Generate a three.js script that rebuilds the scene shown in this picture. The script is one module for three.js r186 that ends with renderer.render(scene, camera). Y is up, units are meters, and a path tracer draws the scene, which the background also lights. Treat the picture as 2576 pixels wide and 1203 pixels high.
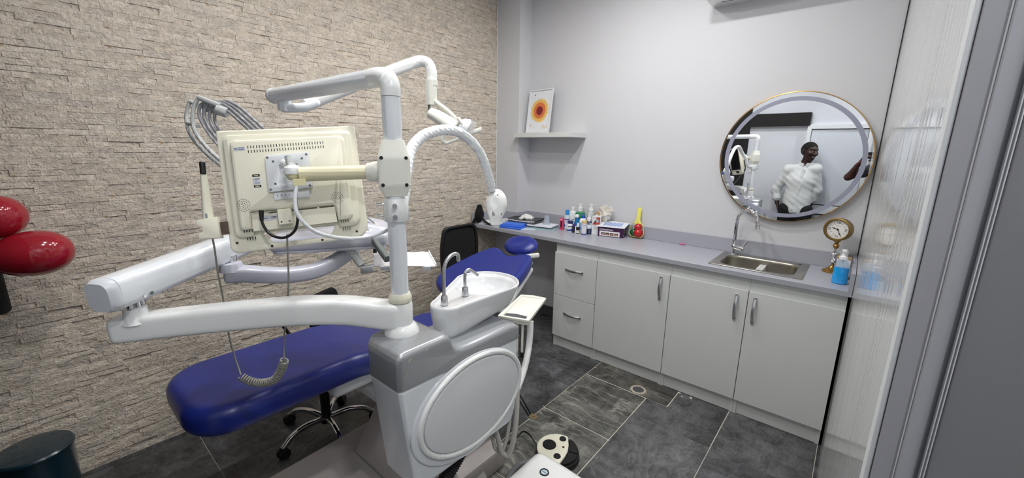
import * as THREE from 'three';
import { RoundedBoxGeometry } from 'three/addons/geometries/RoundedBoxGeometry.js';
import { mergeGeometries, mergeVertices, toCreasedNormals } from 'three/addons/utils/BufferGeometryUtils.js';
import { RectAreaLightUniformsLib } from 'three/addons/lights/RectAreaLightUniformsLib.js';
import { FontLoader } from 'three/addons/loaders/FontLoader.js';
import { TextGeometry } from 'three/addons/geometries/TextGeometry.js';

// ---------------------------------------------------------------- camera, light, exposure
// world: stone wall is x = 0, sink wall is z = 0, floor is y = 0, metres
const scene = new THREE.Scene();
scene.background = new THREE.Color(0x0b0b0c);
const camera = new THREE.PerspectiveCamera(60.87, 2576 / 1203, 0.02, 30);
camera.position.set(2.678, 1.5735, 3.0748);
camera.rotation.order = 'YXZ';
camera.rotation.set(-0.2183, 0.7012, 0.0148);
const renderer = new THREE.WebGLRenderer({ antialias: true });
renderer.toneMapping = THREE.LinearToneMapping;
renderer.toneMappingExposure = 2.6;
renderer.shadowMap.enabled = true;
RectAreaLightUniformsLib.init();
const LAMP_XZ = [[1.27, 0.92], [1.83, 0.92], [1.27, 1.55], [1.83, 1.75], [1.27, 2.45], [1.83, 2.55], [3.15, 3.0]];
const LAMP_POWER = 81, LAMP_COLOR = 0xfffdfb, CEIL = 2.92;

// ---------------------------------------------------------------- helpers
// left-handed placements turn their triangles round so that faces keep pointing outwards
{
  const plain = THREE.BufferGeometry.prototype.applyMatrix4;
  THREE.BufferGeometry.prototype.applyMatrix4 = function (m) {
    plain.call(this, m);
    if (m.determinant() < 0) {
      if (this.index) { const a = this.index.array; for (let i = 0; i < a.length; i += 3) { const q = a[i + 1]; a[i + 1] = a[i + 2]; a[i + 2] = q; } }
      else for (const k of Object.keys(this.attributes)) { const at = this.attributes[k], n = at.itemSize, a = at.array; for (let i = 0; i + 2 < at.count; i += 3) for (let j = 0; j < n; j++) { const q = a[(i + 1) * n + j]; a[(i + 1) * n + j] = a[(i + 2) * n + j]; a[(i + 2) * n + j] = q; } }
    }
    return this;
  };
}
let seed = 7;
const rnd = () => { seed = (seed * 1664525 + 1013904223) >>> 0; return seed / 4294967296; };
const rr = (a, b) => a + (b - a) * rnd();
const V = (x, y, z) => new THREE.Vector3(x, y, z);
const used = {};
function numbered(n) { used[n] = (used[n] || 0) + 1; return used[n] === 1 ? n : n + '_' + String(used[n] - 1).padStart(3, '0'); }
const baseOf = new Map();
function thing(name, label, category, base = [0, 0, 0], group) {
  const o = new THREE.Group(); o.name = numbered(name); o.position.set(...base); scene.add(o);
  o.userData = { label, category }; if (group) o.userData.group = group;
  baseOf.set(o, V(...base)); return o;
}
// geometry is written in world coordinates; part() moves it into its parent's frame
function part(name, geom, mat, parent, label) {
  const b = baseOf.get(parent) || V(0, 0, 0);
  geom.translate(-b.x, -b.y, -b.z);
  const m = new THREE.Mesh(geom, mat); m.name = name; m.castShadow = m.receiveShadow = true;
  if (label) m.userData.label = label;
  baseOf.set(m, b); parent.add(m); return m;
}
function solo(name, label, category, geom, mat, base = [0, 0, 0], group) {
  geom.translate(-base[0], -base[1], -base[2]);
  const m = new THREE.Mesh(geom, mat); m.name = numbered(name); m.position.set(...base);
  m.castShadow = m.receiveShadow = true; m.userData = { label, category }; if (group) m.userData.group = group;
  scene.add(m); baseOf.set(m, V(...base)); return m;
}
function struct(name, geom, mat) {
  const m = new THREE.Mesh(geom, mat); m.name = name; m.userData.kind = 'structure';
  m.castShadow = m.receiveShadow = true; scene.add(m); baseOf.set(m, V(0, 0, 0)); return m;
}
function box(x0, x1, y0, y1, z0, z1, r = 0, s = 2) {
  const w = Math.abs(x1 - x0), h = Math.abs(y1 - y0), d = Math.abs(z1 - z0);
  const g = r > 0 ? new RoundedBoxGeometry(w, h, d, s, Math.min(r, w / 2.01, h / 2.01, d / 2.01)) : new THREE.BoxGeometry(w, h, d);
  return g.translate((x0 + x1) / 2, (y0 + y1) / 2, (z0 + z1) / 2);
}
function strip(g) { const q = g.index ? g.toNonIndexed() : g; for (const k of Object.keys(q.attributes)) if (!['position', 'normal'].includes(k)) q.deleteAttribute(k); return q; }
const merge = (...gs) => mergeGeometries(gs.flat().map(strip));
const frame = (o, u, v, n) => new THREE.Matrix4().makeBasis(u, v, n).setPosition(o);
// lathe around +y, standing at (x, y, z)
function lathe(pts, x = 0, y = 0, z = 0, seg = 32, e) {
  const g = new THREE.LatheGeometry(pts.map(p => new THREE.Vector2(Math.max(p[0], 1e-5), p[1])), seg);
  const c = strip(toCreasedNormals(g, e || 0.6)); return c.translate(x, y, z);
}
function latheAlong(pts, o, dir, seg = 32) {
  const g = lathe(pts, 0, 0, 0, seg);
  g.applyQuaternion(new THREE.Quaternion().setFromUnitVectors(V(0, 1, 0), dir.clone().normalize()));
  return g.translate(o.x, o.y, o.z);
}
const cyl = (x, y0, y1, z, r, r1 = r, seg = 24) => lathe([[0, y0], [r, y0], [r1, y1], [0, y1]], x, 0, z, seg);
// swept superellipse section along a smooth curve; prof(t) -> [half side, half up, exponent]
function sweep(pts, prof, o = {}) {
  const P3 = pts.map(p => Array.isArray(p) ? V(...p) : p);
  const c = P3.length === 2 ? new THREE.LineCurve3(P3[0], P3[1]) : new THREE.CatmullRomCurve3(P3, !!o.closed, o.type || 'centripetal');
  const n = o.n || Math.max(8, P3.length * 8), m = o.m || 14, up0 = o.up ? V(...o.up) : null;
  const pos = [], idx = []; const ts = [];
  const cap = o.cap === undefined ? 'flat' : o.cap;
  const L = c.getLength();
  for (let i = 0; i <= n; i++) ts.push(i / n);
  const rings = []; let prevN = null;
  const add = (t, k, shift) => {
    const p = c.getPointAt(Math.min(1, Math.max(0, t))), T = c.getTangentAt(Math.min(1, Math.max(0, t))).normalize();
    let N;
    if (up0) { const S = V(0, 0, 0).crossVectors(T, up0).normalize(); N = V(0, 0, 0).crossVectors(S, T); }
    else { if (!prevN) prevN = Math.abs(T.y) < 0.9 ? V(0, 1, 0) : V(1, 0, 0); N = prevN.clone().addScaledVector(T, -prevN.dot(T)).normalize(); prevN = N; }
    const S = V(0, 0, 0).crossVectors(T, N).normalize();
    if (shift) p.addScaledVector(T, shift);
    let q = prof(Math.min(1, Math.max(0, t))); if (typeof q === 'number') q = [q, q, 2];
    const e = 2 / (q[2] || 2); const ring = [];
    for (let j = 0; j < m; j++) {
      const a = j / m * Math.PI * 2, ca = Math.cos(a), sa = Math.sin(a);
      const x = Math.sign(ca) * Math.pow(Math.abs(ca), e) * q[0] * k, y = Math.sign(sa) * Math.pow(Math.abs(sa), e) * q[1] * k;
      ring.push(pos.length / 3); pos.push(p.x + S.x * x + N.x * y, p.y + S.y * x + N.y * y, p.z + S.z * x + N.z * y);
    }
    rings.push(ring);
  };
  const cr = o.cr || 0;
  if (cap === 'round') { const q = prof(0), r = cr || (typeof q === 'number' ? q : Math.min(q[0], q[1])); const q0 = typeof q === 'number' ? q : Math.min(q[0], q[1]);
    for (const a of [80, 60, 40, 20]) { const s = a * Math.PI / 180; add(0, 1 - (r / q0) * (1 - Math.cos(s)), -r * Math.sin(s)); } prevN = null; }
  for (const t of ts) add(t, 1);
  if (cap === 'round') { const q = prof(1), q0 = typeof q === 'number' ? q : Math.min(q[0], q[1]), r = cr || q0;
    for (const a of [20, 40, 60, 80]) { const s = a * Math.PI / 180; add(1, 1 - (r / q0) * (1 - Math.cos(s)), r * Math.sin(s)); } }
  for (let i = 0; i + 1 < rings.length; i++) for (let j = 0; j < m; j++) {
    const a = rings[i][j], b = rings[i][(j + 1) % m], d = rings[i + 1][j], e = rings[i + 1][(j + 1) % m]; idx.push(a, b, d, b, e, d);
  }
  if (!o.closed && cap) for (const [ring, f] of [[rings[0], 1], [rings[rings.length - 1], 0]]) {
    const cx = pos.length / 3; let sx = 0, sy = 0, sz = 0; for (const k of ring) { sx += pos[k * 3]; sy += pos[k * 3 + 1]; sz += pos[k * 3 + 2]; }
    pos.push(sx / m, sy / m, sz / m);
    for (let j = 0; j < m; j++) f ? idx.push(cx, ring[(j + 1) % m], ring[j]) : idx.push(cx, ring[j], ring[(j + 1) % m]);
  }
  const g = new THREE.BufferGeometry(); g.setAttribute('position', new THREE.Float32BufferAttribute(pos, 3)); g.setIndex(idx);
  g.computeVertexNormals();
  return cap === 'flat' ? strip(toCreasedNormals(g, o.crease || 0.9)) : strip(g);
}
const rod = (a, b, r, r2 = r, m = 14) => sweep([a, b], t => r + (r2 - r) * t, { n: 1, m });
const hose = (pts, r, m = 10, n) => sweep(pts, () => r, { m, n: n || pts.length * 7 });
// extruded outline (2D list or Shape) in the local x-y plane, depth along +z
function shapeOf(pts, r = 0) {
  if (pts instanceof THREE.Shape) return pts;
  const s = new THREE.Shape(); const n = pts.length;
  for (let i = 0; i < n; i++) {
    const p = new THREE.Vector2(...pts[i]), a = new THREE.Vector2(...pts[(i + n - 1) % n]), b = new THREE.Vector2(...pts[(i + 1) % n]);
    const rad = pts[i][2] !== undefined ? pts[i][2] : r; p.x = pts[i][0]; p.y = pts[i][1];
    const da = a.clone().sub(p), db = b.clone().sub(p); const k = Math.min(rad, da.length() * 0.49, db.length() * 0.49);
    const p0 = p.clone().addScaledVector(da.normalize(), k), p1 = p.clone().addScaledVector(db.normalize(), k);
    if (i === 0) s.moveTo(p0.x, p0.y); else s.lineTo(p0.x, p0.y);
    if (k > 0) s.quadraticCurveTo(p.x, p.y, p1.x, p1.y);
  }
  s.closePath(); return s;
}
function extrude(pts, depth, bevel = 0, o = {}) {
  const s = shapeOf(pts, o.r || 0); for (const h of o.holes || []) s.holes.push(shapeOf(h, o.hr || 0));
  let g = new THREE.ExtrudeGeometry(s, { depth: Math.max(depth - 2 * bevel, 1e-4), bevelEnabled: bevel > 0, bevelSize: o.bw || bevel, bevelThickness: bevel, bevelOffset: -(o.bw || bevel), bevelSegments: o.bs || 2, curveSegments: o.cs || 6 });
  g = strip(g); g.translate(0, 0, bevel);
  g = strip(toCreasedNormals(g, o.crease || 0.7));
  if (o.m) g.applyMatrix4(o.m); return g;
}
const rectPts = (x0, x1, y0, y1) => [[x0, y0], [x1, y0], [x1, y1], [x0, y1]];
// surface nets mesh of a signed distance field
function sdf(f, lo, hi, c) {
  const nx = Math.ceil((hi[0] - lo[0]) / c) + 1, ny = Math.ceil((hi[1] - lo[1]) / c) + 1, nz = Math.ceil((hi[2] - lo[2]) / c) + 1;
  const F = new Float32Array(nx * ny * nz); let k = 0;
  for (let z = 0; z < nz; z++) for (let y = 0; y < ny; y++) for (let x = 0; x < nx; x++) F[k++] = f(lo[0] + x * c, lo[1] + y * c, lo[2] + z * c);
  const I = (x, y, z) => x + nx * (y + ny * z), id = new Int32Array(nx * ny * nz).fill(-1), pos = [], idx = [];
  const cor = [[0, 0, 0], [1, 0, 0], [0, 1, 0], [1, 1, 0], [0, 0, 1], [1, 0, 1], [0, 1, 1], [1, 1, 1]];
  const ed = [[0, 1], [2, 3], [4, 5], [6, 7], [0, 2], [1, 3], [4, 6], [5, 7], [0, 4], [1, 5], [2, 6], [3, 7]];
  for (let z = 0; z < nz - 1; z++) for (let y = 0; y < ny - 1; y++) for (let x = 0; x < nx - 1; x++) {
    const v = cor.map(q => F[I(x + q[0], y + q[1], z + q[2])]); let s = 0; for (const q of v) if (q < 0) s++;
    if (s === 0 || s === 8) continue;
    let px = 0, py = 0, pz = 0, n = 0;
    for (const [a, b] of ed) if ((v[a] < 0) !== (v[b] < 0)) { const t = v[a] / (v[a] - v[b]); px += cor[a][0] + t * (cor[b][0] - cor[a][0]); py += cor[a][1] + t * (cor[b][1] - cor[a][1]); pz += cor[a][2] + t * (cor[b][2] - cor[a][2]); n++; }
    id[I(x, y, z)] = pos.length / 3; pos.push(lo[0] + (x + px / n) * c, lo[1] + (y + py / n) * c, lo[2] + (z + pz / n) * c);
  }
  const quad = (a, b, d, e, flip) => { if (a < 0 || b < 0 || d < 0 || e < 0) return; flip ? idx.push(a, d, b, b, d, e) : idx.push(a, b, d, b, e, d); };
  for (let z = 1; z < nz - 1; z++) for (let y = 1; y < ny - 1; y++) for (let x = 1; x < nx - 1; x++) {
    const a = F[I(x, y, z)] < 0;
    if (a !== (F[I(x + 1, y, z)] < 0)) quad(id[I(x, y - 1, z - 1)], id[I(x, y, z - 1)], id[I(x, y - 1, z)], id[I(x, y, z)], !a);
    if (a !== (F[I(x, y + 1, z)] < 0)) quad(id[I(x - 1, y, z - 1)], id[I(x, y, z - 1)], id[I(x - 1, y, z)], id[I(x, y, z)], a);
    if (a !== (F[I(x, y, z + 1)] < 0)) quad(id[I(x - 1, y - 1, z)], id[I(x, y - 1, z)], id[I(x - 1, y, z)], id[I(x, y, z)], !a);
  }
  const g = new THREE.BufferGeometry(); g.setAttribute('position', new THREE.Float32BufferAttribute(pos, 3)); g.setIndex(idx); g.computeVertexNormals();
  // normals from the field itself
  const N = g.attributes.normal, e = c * 0.5;
  for (let i = 0; i < pos.length / 3; i++) { const x = pos[i * 3], y = pos[i * 3 + 1], z = pos[i * 3 + 2];
    const n = V(f(x + e, y, z) - f(x - e, y, z), f(x, y + e, z) - f(x, y - e, z), f(x, y, z + e) - f(x, y, z - e)).normalize(); if (n.lengthSq() > 0.5) N.setXYZ(i, n.x, n.y, n.z); }
  return g;
}
const smin = (a, b, k) => { const h = Math.max(k - Math.abs(a - b), 0) / k; return Math.min(a, b) - h * h * k * 0.25; };
const sBox = (x, y, z, hx, hy, hz, r) => { const a = Math.abs(x) - hx + r, b = Math.abs(y) - hy + r, c = Math.abs(z) - hz + r; return Math.hypot(Math.max(a, 0), Math.max(b, 0), Math.max(c, 0)) + Math.min(Math.max(a, b, c), 0) - r; };
const sEll = (x, y, z, a, b, c) => { const k0 = Math.hypot(x / a, y / b, z / c), k1 = Math.hypot(x / a / a, y / b / b, z / c / c); return k1 < 1e-9 ? -Math.min(a, b, c) : k0 * (k0 - 1) / k1; };
function sCap(x, y, z, A, B, ra, rb) { const bx = B[0] - A[0], by = B[1] - A[1], bz = B[2] - A[2], px = x - A[0], py = y - A[1], pz = z - A[2];
  const t = Math.min(1, Math.max(0, (px * bx + py * by + pz * bz) / (bx * bx + by * by + bz * bz))); return Math.hypot(px - bx * t, py - by * t, pz - bz * t) - (ra + (rb - ra) * t); }

// ---------------------------------------------------------------- noise and textures
const perm = (() => { const p = Array.from({ length: 256 }, (_, i) => i); for (let i = 255; i > 0; i--) { const j = Math.floor(rnd() * (i + 1)); [p[i], p[j]] = [p[j], p[i]]; } return p; })();
const hsh = (x, y) => perm[(perm[x & 255] + y) & 255] / 255;
function vn(x, y, w, h) { // tileable value noise
  const xi = Math.floor(x), yi = Math.floor(y), f = t => t * t * (3 - 2 * t), u = f(x - xi), v = f(y - yi), m = (a, n) => ((a % n) + n) % n;
  const a = hsh(m(xi, w), m(yi, h)), b = hsh(m(xi + 1, w), m(yi, h)), c = hsh(m(xi, w), m(yi + 1, h)), d = hsh(m(xi + 1, w), m(yi + 1, h));
  return (a + (b - a) * u) * (1 - v) + (c + (d - c) * u) * v;
}
function fbm(u, v, f, oct = 4, gx = 1, gy = 1) { let s = 0, a = 0.5, t = 0; for (let o = 0; o < oct; o++) { s += a * vn(u * f * gx, v * f * gy, f * gx, f * gy); t += a; a *= 0.5; f *= 2; } return s / t; }
function tex(w, h, fn, srgb = true) {
  const d = new Uint8Array(w * h * 4);
  for (let j = 0; j < h; j++) for (let i = 0; i < w; i++) { const c = fn(i / w, j / h), k = (j * w + i) * 4; if (typeof c === 'number') { d[k] = d[k + 1] = d[k + 2] = Math.max(0, Math.min(255, c * 255)); } else for (let q = 0; q < 3; q++) d[k + q] = Math.max(0, Math.min(255, c[q] * 255)); d[k + 3] = 255; }
  const t = new THREE.DataTexture(d, w, h); t.wrapS = t.wrapT = THREE.RepeatWrapping; t.magFilter = THREE.LinearFilter; t.minFilter = THREE.LinearMipmapLinearFilter; t.generateMipmaps = true;
  if (srgb) t.colorSpace = THREE.SRGBColorSpace; t.needsUpdate = true; return t;
}
function canvasTex(w, h, draw) { const c = document.createElement('canvas'); c.width = w; c.height = h; const x = c.getContext('2d'); draw(x, w, h); const t = new THREE.CanvasTexture(c); t.colorSpace = THREE.SRGBColorSpace; t.anisotropy = 4; return t; }
// uv in metres from the dominant axis of each face
function metricUV(g, s = 1, ox = 0, oy = 0) {
  const q = g.index ? g.toNonIndexed() : g, p = q.attributes.position, n = q.attributes.normal, uv = new Float32Array(p.count * 2);
  for (let i = 0; i < p.count; i++) { const ax = Math.abs(n.getX(i)), ay = Math.abs(n.getY(i)), az = Math.abs(n.getZ(i)); let a, b;
    if (ax >= ay && ax >= az) { a = p.getZ(i); b = p.getY(i); } else if (ay >= az) { a = p.getX(i); b = p.getZ(i); } else { a = p.getX(i); b = p.getY(i); }
    uv[i * 2] = a / s + ox; uv[i * 2 + 1] = b / s + oy; }
  q.setAttribute('uv', new THREE.BufferAttribute(uv, 2)); return q;
}
const quadUV = (w, h, m) => { const g = new THREE.PlaneGeometry(w, h); if (m) g.applyMatrix4(m); return g; };

const grainBump = tex(256, 256, (u, v) => fbm(u, v, 32, 3), false); 
const std = (c, r = 0.5, m = 0, o = {}) => new THREE.MeshStandardMaterial({ color: c, roughness: r, metalness: m, ...o });
const phy = (c, r = 0.5, o = {}) => new THREE.MeshPhysicalMaterial({ color: c, roughness: r, ...o });
const M = {
  white: phy(0xe9ebea, 0.24, { clearcoat: 0.5, clearcoatRoughness: 0.08 }),
  whiteCool: phy(0xdfe3e8, 0.2, { clearcoat: 0.5, clearcoatRoughness: 0.08 }),
  whiteMatt: std(0xdcdfe2, 0.5),
  cream: phy(0xe6e3d0, 0.4, { clearcoat: 0.15, clearcoatRoughness: 0.3 }),
  creamDark: std(0xd8d2b0, 0.42),
  offWhite: phy(0xe6e6dc, 0.35, { clearcoat: 0.2 }),
  lilac: phy(0xc2c4d0, 0.3, { clearcoat: 0.3, clearcoatRoughness: 0.15 }),
  hoseGrey: std(0x96989d, 0.35), holderGrey: std(0xb9bcbb, 0.45), cord: std(0x8d8c86, 0.6),
  darkGrey: std(0x5a605f, 0.5), black: std(0x0d0d0f, 0.45), blackMatt: std(0x131315, 0.85), blackFabric: phy(0x101013, 0.95, { sheen: 0.3 }), rubber: std(0x17181a, 0.7),
  blue: phy(0x1a2a80, 0.34, { clearcoat: 0.12, clearcoatRoughness: 0.25, bumpMap: grainBump, bumpScale: 0.00015 }),
  silver: phy(0x9fa2a6, 0.34, { metalness: 0.45, clearcoat: 0.3, clearcoatRoughness: 0.2 }),
  chrome: std(0xd9dadc, 0.07, 1), steel: std(0xb4b1a8, 0.3, 1), alu: std(0xc8c9cc, 0.32, 1), brass: std(0xa8854a, 0.3, 1), gold: std(0xd6a860, 0.22, 1),
  beigeMetal: std(0xb3adab, 0.55),
  mirror: std(0xf4f6f8, 0.01, 1),
  cabinet: phy(0xd8dbd9, 0.42, { clearcoat: 0.12, clearcoatRoughness: 0.35 }),
  counter: phy(0xa8aab4, 0.34, { clearcoat: 0.15, clearcoatRoughness: 0.25 }),
  clear: phy(0xffffff, 0.03, { transmission: 1, thickness: 0, ior: 1.45 }),
  red: phy(0xa01a2a, 0.12, { clearcoat: 0.6, clearcoatRoughness: 0.05 }),
};

// ---------------------------------------------------------------- room shell
const paintBump = tex(256, 256, (u, v) => 0.6 * fbm(u, v, 6, 4) + 0.4 * fbm(u, v, 48, 2), false);
const wallMat = std(0xd3d4d8, 0.6, 0, { bumpMap: paintBump, bumpScale: 0.0012 });
const ceilMat = std(0xe8e8e6, 0.8);
const greyWallMat = std(0xd2d6dd, 0.55);
const XG = 2.735;                                     // plane of the glazed partition
struct('wall_back', metricUV(box(-0.12, 3.7, 0, 2.92, -0.12, 0)), wallMat);
struct('wall_pillar', metricUV(box(0, 0.2776, 0, 2.92, 0, 0.165)), wallMat);
struct('wall_front', metricUV(box(-0.12, 3.7, 0, 2.92, 3.5, 3.62)), greyWallMat);
struct('wall_corridor', metricUV(box(3.6, 3.72, 0, 2.92, -0.12, 3.62)), greyWallMat);
struct('ceiling', box(-0.12, 3.72, 2.92, 3.02, -0.12, 3.62), ceilMat);

// floor: grout bed with one mesh per tile
const groutMat = std(0xd9d5c8, 0.9);
const floor = struct('floor', box(-0.12, 3.72, -0.1, -0.0025, -0.12, 3.62), groutMat);
function slateTex(base, vein, amt, s, gx, gy) {
  seed = s; const oa = rnd() * 9, ob = rnd() * 9;
  return tex(1024, 1024, (u, v) => {
    const w = 0.09 * (fbm(u, v, 4, 3) - 0.5), a = fbm(u + w + oa, v - w, 3, 4, gx, gy), b = fbm(u + ob, v + w, 8, 3, gy, gx), mid = fbm(u + w * 3, v + ob, 24, 3, gx, gy);
    const ridge = Math.pow(1 - Math.abs(2 * fbm(u + w * 2, v + 2 * w + oa, 4, 4, gx, gy) - 1), 14), fine = fbm(u, v, 128, 2), pit = Math.max(0, mid - 0.62) * 1.6;
    const t = 0.64 + 0.62 * (a - 0.5) + 0.28 * (b - 0.5) + 0.42 * (mid - 0.5) + 0.26 * (fine - 0.5) - 0.4 * pit, k = Math.min(1, amt * ridge * (0.35 + 0.9 * b));
    return base.map((c, i) => (c * t * 1.6) * (1 - k) + vein[i] * k);
  });
}
const slateBump = tex(256, 256, (u, v) => 0.7 * fbm(u, v, 8, 5) + 0.3 * fbm(u, v, 64, 2), false);
const mkSlate = (t, r = 0.36) => phy(0xffffff, r, { map: t, bumpMap: slateBump, bumpScale: 0.0012 });
const slates = {
  blue: [mkSlate(slateTex([0.272, 0.275, 0.285], [0.55, 0.55, 0.56], 0.35, 11, 1, 2)), mkSlate(slateTex([0.285, 0.285, 0.29], [0.5, 0.5, 0.5], 0.25, 12, 2, 1))],
  grey: [mkSlate(slateTex([0.318, 0.317, 0.322], [0.56, 0.56, 0.55], 0.4, 13, 2, 1))],
  veined: [mkSlate(slateTex([0.335, 0.335, 0.32], [0.68, 0.67, 0.62], 0.75, 14, 1, 3)), mkSlate(slateTex([0.3, 0.295, 0.28], [0.6, 0.58, 0.52], 0.6, 15, 1, 2))],
};
seed = 21;
function tile(x0, x1, z0, z1, mat, gap = 0.0015) {
  const g = metricUV(box(x0 + gap, x1 - gap, -0.0024, 0, z0 + gap, z1 - gap), 0.9, rnd(), rnd());
  part(numbered('tile'), g, mat, floor);
}
{
  const cols = [-0.12, 0.05, 0.495, 0.94, 1.385, 1.83, 2.275, 2.72, 3.165, 3.61];
  const rows = [-0.12, 0.015, 0.905, 1.795, 2.685, 3.575];
  for (let i = 0; i + 1 < cols.length; i++) {
    const x0 = cols[i], x1 = cols[i + 1];
    if (i === 4) {   // the column that was relaid with veined tiles and white joints
      tile(x0, x1, -0.12, 0.4, slates.veined[1]);
      tile(x0, x1, 0.695, 1.21, slates.veined[0], 0.0034); tile(x0, x1, 1.21, 1.795, slates.veined[0], 0.0034);
      tile(x0, x1, 1.795, 2.685, slates.veined[0]); tile(x0, x1, 2.685, 3.575, slates.blue[0]); continue;
    }
    for (let k = 0; k + 1 < rows.length; k++) {
      if (i === 5 && k === 1) continue;
      const m = i < 4 ? slates.blue[(i + k) % 2] : i === 5 ? slates.grey[0] : slates.blue[(i + k) % 2];
      tile(x0, x1, rows[k], rows[k + 1], m, i === 5 || i === 6 ? 0.002 : 0.0012);
    }
  }
  // drain tile (runs under the plinth and into the next column) and the notched tile beside it
  tile(1.385, 1.967, 0.4, 0.693, slates.veined[1], 0.0034);
  const L = extrude([[1.833, -0.903], [2.272, -0.903], [2.272, -0.018], [1.97, -0.018], [1.97, -0.695], [1.833, -0.695]], 0.0024, 0, { m: new THREE.Matrix4().makeRotationX(-Math.PI / 2).setPosition(0, -0.0024, 0) });
  part(numbered('tile'), metricUV(L, 0.9, 0.3, 0.6), slates.blue[1], floor);
  tile(1.83, 1.967, 0.015, 0.4, slates.blue[0]);
}
// drain: mortar ring and slate cap
{
  const d = thing('floor_drain', 'round floor drain cover ringed with pale mortar in front of the cabinet', 'drain', [1.752, 0, 0.637]);
  part('mortar_ring', lathe([[0.036, 0], [0.037, 0.0025], [0.05, 0.0022], [0.052, 0]], 1.752, 0.0002, 0.637), std(0xb5ae9c, 0.9), d);
  part('cover', lathe([[0, 0.0015], [0.0365, 0.0015]], 1.752, 0.0002, 0.637), slates.blue[0], d);
}
for (const [x, z, s, a] of [[1.972, 0.49, 0.012, 0.4], [2.0, 0.52, 0.008, 1.1], [2.05, 0.5, 0.013, 2], [1.966, 0.69, 0.006, 0.2], [1.83, 0.76, 0.006, 0.6], [1.83, 1.22, 0.006, 0], [1.395, 0.575, 0.006, 1], [1.379, 1.205, 0.005, 2]]) {
  const g = extrude([[-s, -s * 0.5], [s * 0.7, -s * 0.6], [s, s * 0.3], [-s * 0.2, s * 0.6]], 0.0016, 0, { m: new THREE.Matrix4().makeRotationX(-Math.PI / 2) }); g.rotateY(a); g.translate(x, 0.0002, z);
  part('mortar_crumb', g, std(0xd6d2c4, 0.95), floor);
}

// split-face stone cladding on the left wall
const stoneMap = tex(1024, 1024, (u, v) => {
  const a = fbm(u, v, 12, 5), b = fbm(u + 0.37, v + 0.71, 64, 3), rust = Math.max(0, fbm(u + 0.2, v + 0.5, 9, 4) - 0.8) * 9, pit = Math.max(0, 0.3 - fbm(u + 0.6, v + 0.1, 70, 2)) * 2.2;
  const t = 0.9 + 0.2 * (a - 0.5) + 0.18 * (b - 0.5) - pit * 0.35, k = Math.min(0.6, rust);
  return [t * (1 - k) + 0.66 * k, t * 0.985 * (1 - k) + 0.5 * k, t * 0.965 * (1 - k) + 0.34 * k];
});
const stoneBump = tex(1024, 1024, (u, v) => 0.5 * fbm(u, v, 26, 5) + 0.5 * Math.abs(2 * fbm(u + 0.3, v + 0.2, 52, 3) - 1), false);
const stoneTone = [[0.905, 0.873, 0.828], [0.918, 0.888, 0.845], [0.893, 0.86, 0.815], [0.905, 0.87, 0.818], [0.885, 0.858, 0.82], [0.91, 0.878, 0.83]].map(c => new THREE.Color().setRGB(...c, THREE.SRGBColorSpace));
const stoneMats = stoneTone.map(c => std(c, 0.9, 0, { map: stoneMap, bumpMap: stoneBump, bumpScale: 0.0055 }));
const stoneStuff = std(0xffffff, 0.9, 0, { map: stoneMap, bumpMap: stoneBump, bumpScale: 0.0055, vertexColors: true });
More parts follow.
